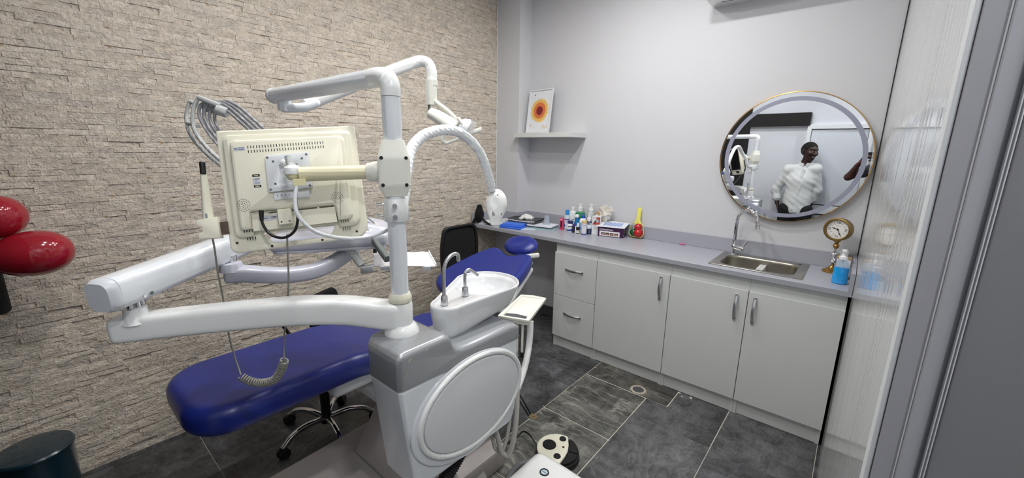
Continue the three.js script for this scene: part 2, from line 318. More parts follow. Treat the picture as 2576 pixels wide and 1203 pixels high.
{
  const wall = struct('wall_left', box(-0.12, 0, 0, 2.92, -0.12, 3.62), std(0xb8ab9c, 0.95));
  seed = 31;
  const H = 0.0247, LEN = [0.052, 0.068, 0.085, 0.104, 0.128], variants = [];
  for (let li = 0; li < LEN.length; li++) for (let k = 0; k < 5; k++) {
    const n = 5, m = 3, len = LEN[li] - 0.0006, h = H - 0.0006, d0 = rnd() < 0.36 ? rr(0.008, 0.0175) : rr(0.0115, 0.0135), tz = rr(-0.0025, 0.0025), ty = rr(-0.003, 0.003), P = [], idx = [];
    const g = (i, j) => { const z = i / n, y = j / m; const e = (i === 0 || i === n || j === 0 || j === m) ? 1 : 0;
      return [d0 + tz * (z - 0.5) + ty * (y - 0.5) + rr(-0.0019, 0.0019) - e * rr(0, 0.0006), y * h + (e && (j === 0 || j === m) && i > 0 && i < n ? rr(-0.0007, 0.0007) : 0), z * len]; };
    for (let j = 0; j <= m; j++) for (let i = 0; i <= n; i++) P.push(g(i, j));
    const id = (i, j) => j * (n + 1) + i;
    for (let j = 0; j < m; j++) for (let i = 0; i < n; i++) idx.push(id(i, j), id(i, j + 1), id(i + 1, j), id(i + 1, j), id(i, j + 1), id(i + 1, j + 1));
    const ringI = []; for (let i = 0; i < n; i++) ringI.push(id(i, 0)); for (let j = 0; j < m; j++) ringI.push(id(n, j)); for (let i = n; i > 0; i--) ringI.push(id(i, m)); for (let j = m; j > 0; j--) ringI.push(id(0, j));
    const b0 = P.length; for (const q of ringI) P.push([0.0002, P[q][1], P[q][2]]);
    for (let q = 0; q < ringI.length; q++) { const r = (q + 1) % ringI.length; idx.push(ringI[q], ringI[r], b0 + q, ringI[r], b0 + r, b0 + q); }
    let ge = new THREE.BufferGeometry(); ge.setAttribute('position', new THREE.Float32BufferAttribute(P.flat(), 3)); ge.setIndex(idx);
    ge = toCreasedNormals(ge, 0.65); ge = metricUV(ge, 0.5, rnd(), rnd()); variants.push({ li, g: ge });
  }
  const all = []; const cam = camera.position.clone(), R = new THREE.Matrix4().makeRotationFromEuler(camera.rotation).transpose();
  for (let r = 0; r * H < 2.915; r++) {
    let z = 0.168, y = r * H; if (y + H > 2.92) break;
    while (z < 3.36) { const li = Math.floor(Math.pow(rnd(), 0.85) * 5), k = Math.floor(rnd() * 5), v = variants[li * 5 + k], tone = Math.floor(rnd() * 6);
      const c = V(0.012, y + H / 2, z + LEN[li] / 2).sub(cam).applyMatrix4(R), px = 1288 + 1023.6 * c.x / -c.z, py = 601.5 - 1023.6 * c.y / -c.z;
      const seen = c.z < 0 && px > -20 && px < 1240 && py > -10 && py < 1190, hid = (px > 545 && px < 920 && py > 320 && py < 620);
      all.push({ v, y, z, tone, s: seen && !hid ? LEN[li] * H / (c.z * c.z) : 0 }); z += LEN[li]; }
  }
  const order = [...all].sort((a, b) => b.s - a.s), solos = new Set(order.slice(0, 300)), rest = [];
  for (const s of all) {
    if (solos.has(s)) { const m = new THREE.Mesh(s.v.g, stoneMats[s.tone]); m.name = numbered('stone'); m.position.set(0, s.y, s.z); m.castShadow = m.receiveShadow = true; wall.add(m); }
    else { const g = s.v.g.clone().translate(0, s.y, s.z), n = g.attributes.position.count, c = new Float32Array(n * 3), t = stoneTone[s.tone]; for (let i = 0; i < n; i++) { c[i * 3] = t.r; c[i * 3 + 1] = t.g; c[i * 3 + 2] = t.b; } g.setAttribute('color', new THREE.BufferAttribute(c, 3)); rest.push(g); }
  }
  const m = new THREE.Mesh(mergeGeometries(rest), stoneStuff); m.name = 'stone_cladding'; m.userData.kind = 'stuff'; m.castShadow = m.receiveShadow = true; wall.add(m);
}
// ragged white filler where the stone meets the pillar
{
  const pts = []; seed = 5; for (let i = 0; i <= 240; i++) pts.push([0.0165 + rr(-0.002, 0.0022), i / 240 * 2.9 + 0.01, 0.168 + rr(-0.001, 0.0015)]);
  struct('trim_1', sweep(pts, t => [0.004, 0.0032, 2], { n: 480, m: 6, up: [1, 0, 0] }), std(0xe6e6e4, 0.8));
}
// dark tiled skirting under the counter
struct('baseboard_back', metricUV(box(0.2776, 0.95, 0, 0.09, 0.0005, 0.012), 0.9), slates.blue[0]);

// glazed partition on the right: rippled sheet, black joint, grey door jamb
const ripple = (() => { seed = 77; const n = 2048, h = new Float32Array(n); for (let k = 0; k < 46; k++) { const c = Math.pow(rnd(), 0.7) * n, w = rr(2.5, 7), a = rr(0.25, 1); for (let i = -30; i <= 30; i++) { const q = ((Math.floor(c) + i) % n + n) % n; h[q] += a * Math.exp(-(i * i) / (w * w)); } }
  return tex(n, 2, (u) => Math.min(1, 0.15 + 0.5 * h[Math.min(n - 1, Math.floor(u * n))] + 0.05 * Math.sin(u * 140)), false); })();
const sheetMat = phy(0xd3d6d5, 0.075, { bumpMap: ripple, bumpScale: 0.0008, ior: 1.5 });
{
  const g = metricUV(box(XG, XG + 0.012, 0, 2.92, 0, 2.47)); const uv = g.attributes.uv; for (let i = 0; i < uv.count; i++) uv.setX(i, uv.getX(i) / 2.47);
  struct('wall_right', g, sheetMat);
}
struct('trim_2', box(XG - 0.0035, XG - 0.0005, 0.994, 2.915, 0.0005, 0.006), M.blackMatt);   // black joint in the corner
struct('trim_3', box(2.7235, XG - 0.0008, 0, 0.868, 0.02, 0.03), M.blackMatt);                       // dark gap filler at the cabinet end
const jambMat = std(0xa6a6ab, 0.5), jambWhite = std(0xd5d8da, 0.45);
{
  const J = struct('door_1', extrude([[2.7375, -2.5], [2.7385, -2.495], [2.755, -2.495], [2.757, -2.49], [2.7745, -2.505], [2.7755, -2.499], [2.778, -2.499], [2.779, -2.507], [2.7805, -2.512], [2.7805, -2.56], [2.7375, -2.56]].map(([x, z]) => [x, -(z + 5.0)]), 2.675, 0, { m: new THREE.Matrix4().makeRotationX(-Math.PI / 2) }), jambMat);
  part('leaf', box(2.781, 2.9, 0, 2.675, 2.45, 2.49, 0.002), std(0x868688, 0.5), J, 'darker grey door leaf edge');
  part('bead', box(2.7545, 2.7557, 0, 2.675, 2.494, 2.5075, 0.0004), jambWhite, J); for (const x of [2.7747, 2.7772]) part('bead', box(x, x + 0.0011, 0, 2.675, 2.49, 2.5035, 0.0004), jambWhite, J);
  part('edge_strip', box(2.7325, 2.7372, 0, 2.675, 2.47, 2.502, 0.001), jambWhite, J, 'white rubber edge strip of the grey door jamb');
}
struct('trim_4', box(2.735, 2.84, 2.68, 2.92, 2.47, 3.5), greyWallMat);
struct('wall_divider', box(XG + 0.02, XG + 0.1, 0, 2.92, 0, 2.455), greyWallMat);

// wall behind the camera, seen in the mirror: dark cladding, white door
const wenge = std(0x0b0808, 0.75);
struct('trim_5', box(0.02, 1.425, 0.0, 2.5, 3.47, 3.4995, 0.002), wenge);
struct('trim_6', box(1.4255, 2.093, 1.913, 2.074, 3.44, 3.4995, 0.002), wenge);
{
  const D = struct('door_2', merge(box(2.074, 2.118, 0.0, 1.925, 3.455, 3.4995, 0.003), box(2.118, 2.72, 1.87, 1.925, 3.455, 3.4995, 0.003), box(2.676, 2.72, 0.0, 1.87, 3.455, 3.4995, 0.003)), std(0xe2e6ea, 0.4));
  part('panel', box(2.122, 2.672, 0.935, 1.862, 3.475, 3.4993), std(0xd5dbe3, 0.35), D);
  part('rail', box(2.122, 2.672, 0.815, 0.925, 3.46, 3.4993, 0.003), std(0xe2e6ea, 0.4), D);
  part('panel', box(2.122, 2.672, 0.01, 0.805, 3.475, 3.4993), std(0xd5dbe3, 0.35), D);
  part('gasket', merge(box(2.1185, 2.1215, 0.935, 1.868, 3.47, 3.499), box(2.1185, 2.675, 1.8625, 1.869, 3.47, 3.499), box(2.1185, 2.675, 0.926, 0.934, 3.46, 3.499), box(2.1185, 2.675, 0.806, 0.814, 3.46, 3.499)), M.blackMatt, D);
}

// ceiling lamps: glowing square panels with an area light of the same size below each
LAMP_XZ.forEach(([x, z], i) => {
  const names = ['above the sun picture shelf', 'above the sink counter', 'above the dental chair back', 'above the spittoon', 'above the monitor', 'above the doorway corner', 'in the corridor beyond the doorway'];
  const t = thing('ceiling_light', 'small square white ceiling downlight ' + names[i], 'light', [x, CEIL, z], 'ceiling downlights');
  const o = 0.075, w = 0.055, y = CEIL - 0.001;
  part('bezel', merge(box(x - o, x + o, y - 0.012, y, z - o, z - w), box(x - o, x + o, y - 0.012, y, z + w, z + o), box(x - o, x - w, y - 0.012, y, z - w, z + w), box(x + w, x + o, y - 0.012, y, z - w, z + w)), M.whiteMatt, t);
  part('diffuser', box(x - w, x + w, y - 0.006, y, z - w, z + w), std(0xffffff, 0.5, 0, { emissive: LAMP_COLOR, emissiveIntensity: 14 }), t);
  const l = new THREE.RectAreaLight(LAMP_COLOR, i === 6 ? LAMP_POWER * 1.7 : LAMP_POWER, 2 * w, 2 * w); l.position.set(0, -0.009, 0); l.rotation.x = -Math.PI / 2; l.name = 'lamp_glow'; t.add(l);
});

// ---------------------------------------------------------------- cabinet run, worktop, sink wall
const WY = 0.9, WF = 0.51;
{
  // worktop with upstands; a hole for the sink
  const c = thing('worktop', 'long grey laminate worktop with upstands along the back and end walls', 'worktop', [1.37, 0.87, 0.25]);
  const m = new THREE.Matrix4().makeRotationX(Math.PI / 2).setPosition(0, WY, 0);
  part('slab', extrude([[0.024, 0.0005], [2.7335, 0.0005], [2.7335, WF], [0.024, WF]], 0.028, 0.0008, { holes: [[[2.06, 0.075], [2.5, 0.075], [2.5, 0.42], [2.06, 0.42]]], m, bs: 1 }), M.counter, c);
  part('upstand', box(0.2785, 2.7335, WY + 0.0004, 0.994, 0.0006, 0.018, 0.0015), M.counter, c);
  part('upstand', merge(box(0.024, 0.294, WY + 0.0004, 0.994, 0.1655, 0.182, 0.0015), box(0.2785, 0.294, WY + 0.0004, 0.994, 0.0185, 0.166, 0.0015)), M.counter, c);
  part('upstand', box(0.024, 0.042, WY + 0.0004, 0.994, 0.1825, WF, 0.0015), M.counter, c);
  part('upstand', box(2.716, 2.7335, WY + 0.0004, 0.994, 0.0185, WF, 0.0015), M.counter, c);
}
function barHandle(name, a, b, out, parent) {   // bowed bar with two flat feet
  const A = V(...a), B = V(...b), o = V(...out), d = B.clone().sub(A), q = t => A.clone().addScaledVector(d, t);
  const side = d.clone().normalize();
  const g = sweep([q(0.02).addScaledVector(o, 0.006), q(0.14).addScaledVector(o, 0.013), q(0.32).addScaledVector(o, 0.024), q(0.5).addScaledVector(o, 0.027), q(0.68).addScaledVector(o, 0.024), q(0.86).addScaledVector(o, 0.013), q(0.98).addScaledVector(o, 0.006)], t => [0.009, 0.004, 3], { n: 26, m: 10, up: out });
  const h = part(name, g, M.alu, parent, 'brushed aluminium bow handle');
  for (const t of [0.02, 0.98]) { const p = q(t); part('foot', box(p.x - (Math.abs(side.x) > 0.5 ? 0.009 : 0.0075), p.x + (Math.abs(side.x) > 0.5 ? 0.009 : 0.0075), p.y - (Math.abs(side.x) > 0.5 ? 0.0075 : 0.009), p.y + (Math.abs(side.x) > 0.5 ? 0.0075 : 0.009), p.z + 0.0005, p.z + 0.0095, 0.001), M.alu, h);
    part('screw_cap', latheAlong([[0, 0.0102], [0.0028, 0.0102], [0.0028, 0.009]], V(p.x, p.y, p.z), V(0, 0, 1), 10), M.black, h); }
}
{
  const X = [0.9465, 1.3146, 1.8416, 2.2887, 2.7225], zc = 0.478, zd = 0.4975;
  const carc = (name, label, x0, x1) => {
    const t = thing(name, label, 'cabinet', [(x0 + x1) / 2, 0, 0.25]);
    part('carcass', merge(box(x0 + 0.0005, x0 + 0.018, 0.0, 0.8715, 0.02, zc), box(x1 - 0.018, x1 - 0.0005, 0.0, 0.8715, 0.02, zc), box(x0 + 0.018, x1 - 0.018, 0.098, 0.115, 0.02, zc - 0.002), box(x0 + 0.018, x1 - 0.018, 0.788, 0.8715, zc - 0.02, zc), box(x0 + 0.018, x1 - 0.018, 0.1, 0.86, 0.02, 0.028)), M.cabinet, t);
    part('plinth', box(x0 + 0.0005, x1 - 0.0005, 0.001, 0.097, 0.456, 0.472, 0.0008), M.cabinet, t);
    return t;
  };
  const hz = zd + 0.0006;
  let t = carc('drawer_cabinet', 'narrow white base cabinet with two drawers at the kneehole end', X[0], X[1]);
  let d = part('drawer', box(X[0], X[1] - 0.002, 0.45, 0.794, zc + 0.0005, zd, 0.0015), M.cabinet, t); barHandle('handle', [1.055, 0.672, hz], [1.2, 0.672, hz], [0, 0, 1], d);
  d = part('drawer', box(X[0], X[1] - 0.002, 0.099, 0.447, zc + 0.0005, zd, 0.0015), M.cabinet, t); barHandle('handle', [1.055, 0.31, hz], [1.2, 0.31, hz], [0, 0, 1], d);
  t = carc('base_cabinet', 'white single-door base cabinet next to the drawers', X[1], X[2]);
  d = part('door', box(X[1] + 0.002, X[2] - 0.002, 0.099, 0.794, zc + 0.0005, zd, 0.0015), M.cabinet, t); barHandle('handle', [1.786, 0.62, hz], [1.786, 0.768, hz], [0, 0, 1], d);
  t = carc('base_cabinet', 'white base cabinet door under the left half of the sink', X[2], X[3]);
  d = part('door', box(X[2] + 0.002, X[3] - 0.002, 0.099, 0.794, zc + 0.0005, zd, 0.0015), M.cabinet, t); barHandle('handle', [2.232, 0.612, hz], [2.232, 0.76, hz], [0, 0, 1], d);
  t = carc('base_cabinet', 'white base cabinet door at the glass end below the soap bottle', X[3], X[4]);
  d = part('door', box(X[3] + 0.002, X[4], 0.099, 0.794, zc + 0.0005, zd, 0.0015), M.cabinet, t); barHandle('handle', [2.326, 0.612, hz], [2.326, 0.76, hz], [0, 0, 1], d);
}
{ // sink
  const s = thing('sink', 'stainless steel inset sink with rounded rectangular bowl', 'sink', [2.28, WY, 0.25]);
  const x0 = 2.0403, x1 = 2.5213, z0 = 0.0497, z1 = 0.4419;
  const m = new THREE.Matrix4().makeRotationX(Math.PI / 2).setPosition(0, WY + 0.0055, 0);
  const hole = [[2.085, 0.115], [2.478, 0.115], [2.478, 0.405], [2.085, 0.405]];
  part('rim', extrude([[x0, z0, 0.006], [x1, z0, 0.006], [x1, z1, 0.006], [x0, z1, 0.006]], 0.005, 0.0018, { holes: [hole], hr: 0.075, m, bs: 3, cs: 10 }), M.steel, s);
  const rings = [[0, 0.0045, 0], [0.004, 0.001, 0.002], [0.006, -0.01, 0.004], [0.012, -0.12, 0.008], [0.04, -0.148, 0.03], [0.12, -0.152, 0.08]].map(([ins, y]) => { const p = []; const sh = shapeOf(hole.map(q => [q[0] < 2.2 ? q[0] + ins : q[0] - ins, q[1] < 0.2 ? q[1] + ins : q[1] - ins]), 0.075 - ins * 0.3); for (const v of sh.getSpacedPoints(72)) p.push(v.x, WY + y, v.y); return p; });
  const pos = rings.flat(), idx = [], n = 73; for (let r = 0; r + 1 < rings.length; r++) for (let i = 0; i < n - 1; i++) { const a = r * n + i, b = a + 1, c = a + n, d = c + 1; idx.push(a, c, b, b, c, d); }
  const cI = pos.length / 3; pos.push(2.28, WY - 0.152, 0.26); for (let i = 0; i < n - 1; i++) idx.push((rings.length - 1) * n + i, cI, (rings.length - 1) * n + i + 1);
  const g = new THREE.BufferGeometry(); g.setAttribute('position', new THREE.Float32BufferAttribute(pos, 3)); g.setIndex(idx); g.computeVertexNormals();
  part('basin', g, std(0xa9a498, 0.34, 1, { side: THREE.DoubleSide }), s);
  part('drain', lathe([[0, 0.002], [0.03, 0.002], [0.033, 0.0005]], 2.28, WY - 0.1515, 0.26), M.steel, s);
  part('overflow', lathe([[0, 0.001], [0.011, 0.001], [0.0115, 0]], 2.475, WY + 0.0056, 0.09), M.black, s);
}
{ // tap
  const t = thing('tap', 'chrome swan-neck tap with side lever behind the sink', 'tap', [2.1, WY + 0.0056, 0.088]);
  const x = 2.1, z = 0.088, y = WY + 0.0056;
  part('base', lathe([[0, 0], [0.026, 0], [0.025, 0.005], [0.014, 0.009], [0.013, 0.03], [0.017, 0.034], [0.017, 0.06], [0.013, 0.066], [0.012, 0.1], [0, 0.1]], x, y, z), M.chrome, t);
  part('spout', sweep([[x, y + 0.09, z], [x, y + 0.2, z], [x + 0.004, y + 0.25, z + 0.004], [x + 0.03, y + 0.292, z + 0.02], [x + 0.072, y + 0.305, z + 0.04], [x + 0.112, y + 0.282, z + 0.06], [x + 0.125, y + 0.245, z + 0.068], [x + 0.13, y + 0.22, z + 0.071]], () => 0.0105, { n: 60, m: 16 }), M.chrome, t);
  part('aerator', rod([x + 0.13, y + 0.222, z + 0.071], [x + 0.134, y + 0.198, z + 0.073], 0.0135), M.chrome, t);
  part('valve', rod([x, y + 0.047, z], [x + 0.062, y + 0.043, z + 0.012], 0.014, 0.016), M.chrome, t);
  part('lever', sweep([[x + 0.05, y + 0.05, z + 0.01], [x + 0.062, y + 0.075, z + 0.005], [x + 0.078, y + 0.1, z + 0.0]], t => [0.008 - 0.002 * t, 0.004, 2], { n: 10, m: 10, cap: 'round', up: [0, 0, 1] }), M.chrome, t);
}
{ // round mirror on the back wall
  const cx = 2.3285, cy = 1.5395, r = 0.392;
  const t = thing('mirror', 'large round wall mirror with thin gold frame and frosted light ring', 'mirror', [cx, cy, 0.012]);
  part('back_box', latheAlong([[0, 0], [0.36, 0], [0.36, 0.022], [0, 0.022]], V(cx, cy, 0.0008), V(0, 0, 1), 64), M.whiteMatt, t);
  part('glass', latheAlong([[0, 0.0225], [r - 0.004, 0.0225], [r - 0.004, 0.028], [0, 0.028]], V(cx, cy, 0), V(0, 0, 1), 96), M.mirror, t);
  part('frosted_ring', latheAlong([[r - 0.052, 0.0281], [r - 0.052, 0.0284], [r - 0.028, 0.0284], [r - 0.028, 0.0281]], V(cx, cy, 0), V(0, 0, 1), 96), std(0x9a9db0, 0.4), t);
  part('frame', latheAlong([[r - 0.0035, 0.02], [r + 0.001, 0.0195], [r + 0.001, 0.0355], [r - 0.0035, 0.036], [r - 0.0035, 0.028]], V(cx, cy, 0), V(0, 0, 1), 128), M.gold, t);
}
{ // floating shelf with picture
  const s = solo('wall_shelf', 'short white floating shelf carrying the sun picture', 'shelf', box(0.2783, 0.877, 1.672, 1.709, 0.0006, 0.235, 0.0012), M.cabinet, [0.577, 1.672, 0.1]);
  const p = thing('picture_frame', 'white framed sun print leaning on the wall shelf', 'picture', [0.455, 1.7095, 0.1]);
  const w = 0.27, h = 0.375, a = 0.13, o = V(0.313, 1.7097, 0.095), u = V(0.996, 0, 0.09).normalize(), v = V(0, Math.cos(a), -Math.sin(a)); v.addScaledVector(u, -v.dot(u)).normalize();
  const n = V(0, 0, 0).crossVectors(u, v), m = frame(o, u, v, n);
  part('frame', extrude(rectPts(0, w, 0, h), 0.014, 0.0012, { holes: [rectPts(0.012, w - 0.012, 0.012, h - 0.012)], m }), M.whiteMatt, p);
  const art = canvasTex(512, 720, (x, W, H) => {
    x.fillStyle = '#e9ebef'; x.fillRect(0, 0, W, H);
    const cx = 258, cy = 345; x.fillStyle = '#e9bd62'; x.beginPath(); for (let i = 0; i < 58; i++) { const A = i / 58 * Math.PI * 2, R = i % 2 ? 182 : 222; x.lineTo(cx + R * Math.cos(A), cy + R * Math.sin(A)); } x.closePath(); x.fill();
    x.fillStyle = '#dd7440'; x.beginPath(); x.ellipse(cx, cy, 138, 142, 0, 0, 7); x.fill(); x.fillStyle = '#7d1228'; x.beginPath(); x.ellipse(cx, cy + 4, 76, 78, 0, 0, 7); x.fill();
    x.fillStyle = '#2b2f6e'; x.beginPath(); x.ellipse(120, 72, 11, 15, 0.2, 0, 7); x.fill(); for (const [a, b] of [[62, 118], [128, 122], [440, 76], [446, 142]]) { x.beginPath(); x.arc(a, b, 5, 0, 7); x.fill(); }
    x.strokeStyle = '#b0683f'; x.lineWidth = 8; x.beginPath(); x.arc(66, 606, 20, -1.6, 1.9); x.stroke();
    x.strokeStyle = '#b9bcc2'; x.lineWidth = 3; x.beginPath(); x.moveTo(96, 654); x.lineTo(130, 644); x.lineTo(150, 636); x.lineTo(170, 650); x.lineTo(196, 628); x.stroke();
    x.fillStyle = '#c9a765'; x.font = 'italic bold 76px serif'; x.fillText('S', 352, 660); x.font = 'italic bold 50px serif'; x.fillText('u', 402, 664); x.fillText('N', 436, 650);
  });
  part('print', quadUV(w - 0.022, h - 0.022, new THREE.Matrix4().makeTranslation(w / 2, h / 2, 0.007).premultiply(m)), phy(0xffffff, 0.25, { map: art, clearcoat: 0.3 }), p);
  part('backing', extrude(rectPts(0.008, w - 0.008, 0.008, h - 0.008), 0.004, 0, { m: m.clone().multiply(new THREE.Matrix4().makeTranslation(0, 0, 0.0005)) }), M.blackMatt, p);
}
{ // air conditioner, only its underside dips into the frame
  const t = thing('air_conditioner', 'white split air conditioner high on the back wall', 'air conditioner', [2.2, 2.47, 0.1]);
  part('body', extrude([[0.0008, 2.488, 0.004], [0.13, 2.488, 0.02], [0.195, 2.5, 0.015], [0.215, 2.55, 0.03], [0.215, 2.72, 0.03], [0.18, 2.76, 0.02], [0.0008, 2.76, 0.004]], 0.86, 0.006, { m: frame(V(2.64, 0, 0), V(0, 0, 1), V(0, 1, 0), V(-1, 0, 0)), cs: 5 }), M.white, t);
  part('louvre', box(1.86, 2.56, 2.4865, 2.4885, 0.105, 0.165), M.whiteMatt, t);
  part('outlet', box(1.85, 2.57, 2.4875, 2.4895, 0.09, 0.1), M.black, t);
}

// ---------------------------------------------------------------- dental unit: cabinet, pole, spittoon
const PX = 1.72, PZ = 2.435;
const warpUnit = g => { const p = g.attributes.position; for (let i = 0; i < p.count; i++) { const z = p.getZ(i), y = p.getY(i); let x = p.getX(i);
  const k = 1 - 0.3 * Math.pow(Math.max(0, Math.min(1, (z - 2.4) / 0.135)), 2); x = 1.84 - (1.84 - x) * k; p.setX(i, x); if (y < 0.93 && z > 2.3) p.setZ(i, z - 0.11 * (0.938 - y) * (z - 2.3) / 0.23); } g.computeVertexNormals(); return strip(toCreasedNormals(g, 0.6)); };
{
  const t = thing('dental_unit', 'white and silver dental unit cabinet with oval panel and tall white pole', 'dental unit', [1.74, 0.592, 2.28]);
  const mx = frame(V(1.63, 0, 0), V(0, 0, -1), V(0, 1, 0), V(1, 0, 0)); // local x = -z
  const sub = pts => pts.map(([z, y, r]) => [-z, y, r]);
  part('body', warpUnit(extrude(sub([[2.529, 0.9375, 0.01], [2.529, 0.592, 0.03], [2.06, 0.592, 0.03], [2.036, 0.66, 0.02], [2.036, 0.9375, 0.01]]), 0.208, 0.018, { m: mx, bs: 4 })), M.whiteCool, t);
  part('silver_cap', warpUnit(extrude(sub([[2.533, 1.046, 0.03], [2.533, 0.938, 0.004], [2.031, 0.915, 0.004], [2.031, 0.972, 0.03], [2.09, 0.981, 0.03], [2.28, 0.982, 0.025], [2.335, 0.99, 0.03], [2.35, 1.046, 0.03]]), 0.212, 0.017, { m: mx, bs: 4, cs: 8 })), M.silver, t);
  const ez = 2.256, ey = 0.78, ea = 0.219, eb = 0.152;
  const ringPts = Array.from({ length: 72 }, (_, i) => { const a = i / 72 * Math.PI * 2; return [1.842, ey + eb * Math.sin(a), ez + ea * Math.cos(a)]; });
  part('oval_surround', extrude(Array.from({ length: 64 }, (_, i) => { const a = i / 64 * Math.PI * 2; return [-(ez + 0.008 + (ea + 0.022) * Math.cos(a)), ey - 0.006 + (eb + 0.022) * Math.sin(a)]; }), 0.012, 0.005, { m: frame(V(1.832, 0, 0), V(0, 0, -1), V(0, 1, 0), V(1, 0, 0)), bs: 3 }), M.whiteCool, t);
  part('oval_ring', sweep(ringPts, () => [0.0095, 0.012, 2.4], { closed: true, n: 120, m: 10, up: [1, 0, 0] }), M.white, t);
  part('oval_panel', extrude(Array.from({ length: 64 }, (_, i) => { const a = i / 64 * Math.PI * 2; return [-(ez + (ea - 0.011) * Math.cos(a)), ey + (eb - 0.011) * Math.sin(a)]; }), 0.012, 0.004, { m: frame(V(1.839, 0, 0), V(0, 0, -1), V(0, 1, 0), V(1, 0, 0)), bs: 3 }), phy(0xdadde0, 0.35, { clearcoat: 0.15 }), t);
  part('flange', lathe([[0.03, 1.044], [0.05, 1.044], [0.049, 1.054], [0.041, 1.068], [0.036, 1.073], [0.0, 1.073]], PX, 0, PZ), M.white, t);
  part('collar', lathe([[0, 1.14], [0.0295, 1.14], [0.032, 1.144], [0.032, 1.156], [0.028, 1.166], [0.0, 1.166]], PX, 0, PZ), M.cream, t);
  part('pole', merge(cyl(PX, 1.16, 1.452, PZ, 0.0245)), M.whiteCool, t);
  part('upper_pole', cyl(PX, 1.585, 1.7, PZ, 0.0245), M.whiteCool, t);
  const cl = part('clamp', lathe([[0, 1.376], [0.0325, 1.376], [0.0335, 1.378], [0.0335, 1.436], [0.0325, 1.438], [0, 1.438]], PX, 0, PZ), M.white, t);
  for (const y of [1.392, 1.422]) { part('bolt_head', rod([PX + 0.026, y, PZ + 0.02], [PX + 0.037, y, PZ + 0.029], 0.0062), M.chrome, cl); part('bolt_end', rod([PX - 0.012, y, PZ + 0.027], [PX - 0.018, y, PZ + 0.05], 0.004), M.chrome, cl); }
  // knocked paint on the silver cap
  for (const [y, z, w, h, r] of [[1.022, 2.497, 0.006, 0.0022, 0.5], [0.975, 2.512, 0.0012, 0.006, 0.1], [1.03, 2.44, 0.003, 0.0012, 0.3], [0.985, 2.508, 0.0012, 0.003, 0]]) part('paint_chip', extrude([[-w, -h], [w * 0.8, -h * 0.6], [w, h * 0.7], [-w * 0.3, h]], 0.0006, 0, { m: frame(V(1.8418, y, z), V(0, Math.sin(r), -Math.cos(r)), V(0, Math.cos(r), Math.sin(r)), V(1, 0, 0)) }), std(0xcfc6a6, 0.7), t);
}
function corrugated(pts, r, m = 12) { const c = new THREE.CatmullRomCurve3(pts.map(p => V(...p))); const n = Math.round(c.getLength() / 0.004); return sweep(pts, t => r * (Math.round(t * n) % 2 ? 1 : 0.86), { n, m }); }
{
  const sx = 1.742;
  const egg = (x, z) => { return sCap(x, 0, z, [1.722, 0, 2.262], [1.662, 0, 2.022], 0.056, 0.13); };
  const f = (x, y, z) => {
    const bot = 0.962 + 0.028 * Math.max(0, Math.min(1, (2.22 - z) / 0.2));
    const k = Math.max(0, 1.088 - y), sh = 0.14 * k * k / 0.1 + 0.3 * k * Math.max(0, Math.min(1, (2.25 - z) / 0.3));
    let d = egg(x, z) + sh; d = -smin(-d, -(y - 1.088), 0.012); d = -smin(-d, -(bot - y), 0.03);
    const lip = -smin(-(egg(x, z) + 0.012), -(1.076 - y), 0.01), bas = sEll(x - 1.664, y - 1.1, z - 2.026, 0.112, 0.093, 0.115);
    return -smin(-d, smin(lip, bas, 0.012), 0.006);
  };
  const s = thing('spittoon', 'white egg-shaped porcelain spittoon bowl on the dental unit', 'spittoon', [1.72, 0.962, 2.18]);
  part('bowl', strip(sdf(f, [1.51, 0.95, 1.87], [1.8, 1.1, 2.34], 0.0036)), phy(0xd9dbdd, 0.12, { clearcoat: 0.8, clearcoatRoughness: 0.04 }), s);
  part('drain', lathe([[0, 0.002], [0.016, 0.002], [0.018, 0]], 1.668, 1.0165, 2.03), M.chrome, s);
  const spout = (name, b, pts, r) => { const q = part(name, sweep(pts, () => r, { n: 50, m: 12 }), M.alu, s); part('ferrule', lathe([[0, 0], [0.0125, 0], [0.0105, 0.028], [0.0095, 0.03], [0, 0.03]], b[0], b[1], b[2]), M.alu, q); };
  spout('cup_filler', [1.715, 1.0785, 2.268], [[1.715, 1.1, 2.268], [1.715, 1.18, 2.268], [1.715, 1.212, 2.262], [1.716, 1.232, 2.245], [1.718, 1.24, 2.225], [1.719, 1.235, 2.211], [1.7195, 1.213, 2.208]], 0.0062);
  spout('bowl_rinser', [1.703, 1.0785, 2.165], [[1.703, 1.1, 2.165], [1.703, 1.145, 2.165], [1.703, 1.163, 2.161], [1.706, 1.168, 2.149], [1.71, 1.158, 2.134], [1.718, 1.143, 2.118]], 0.0055);
}
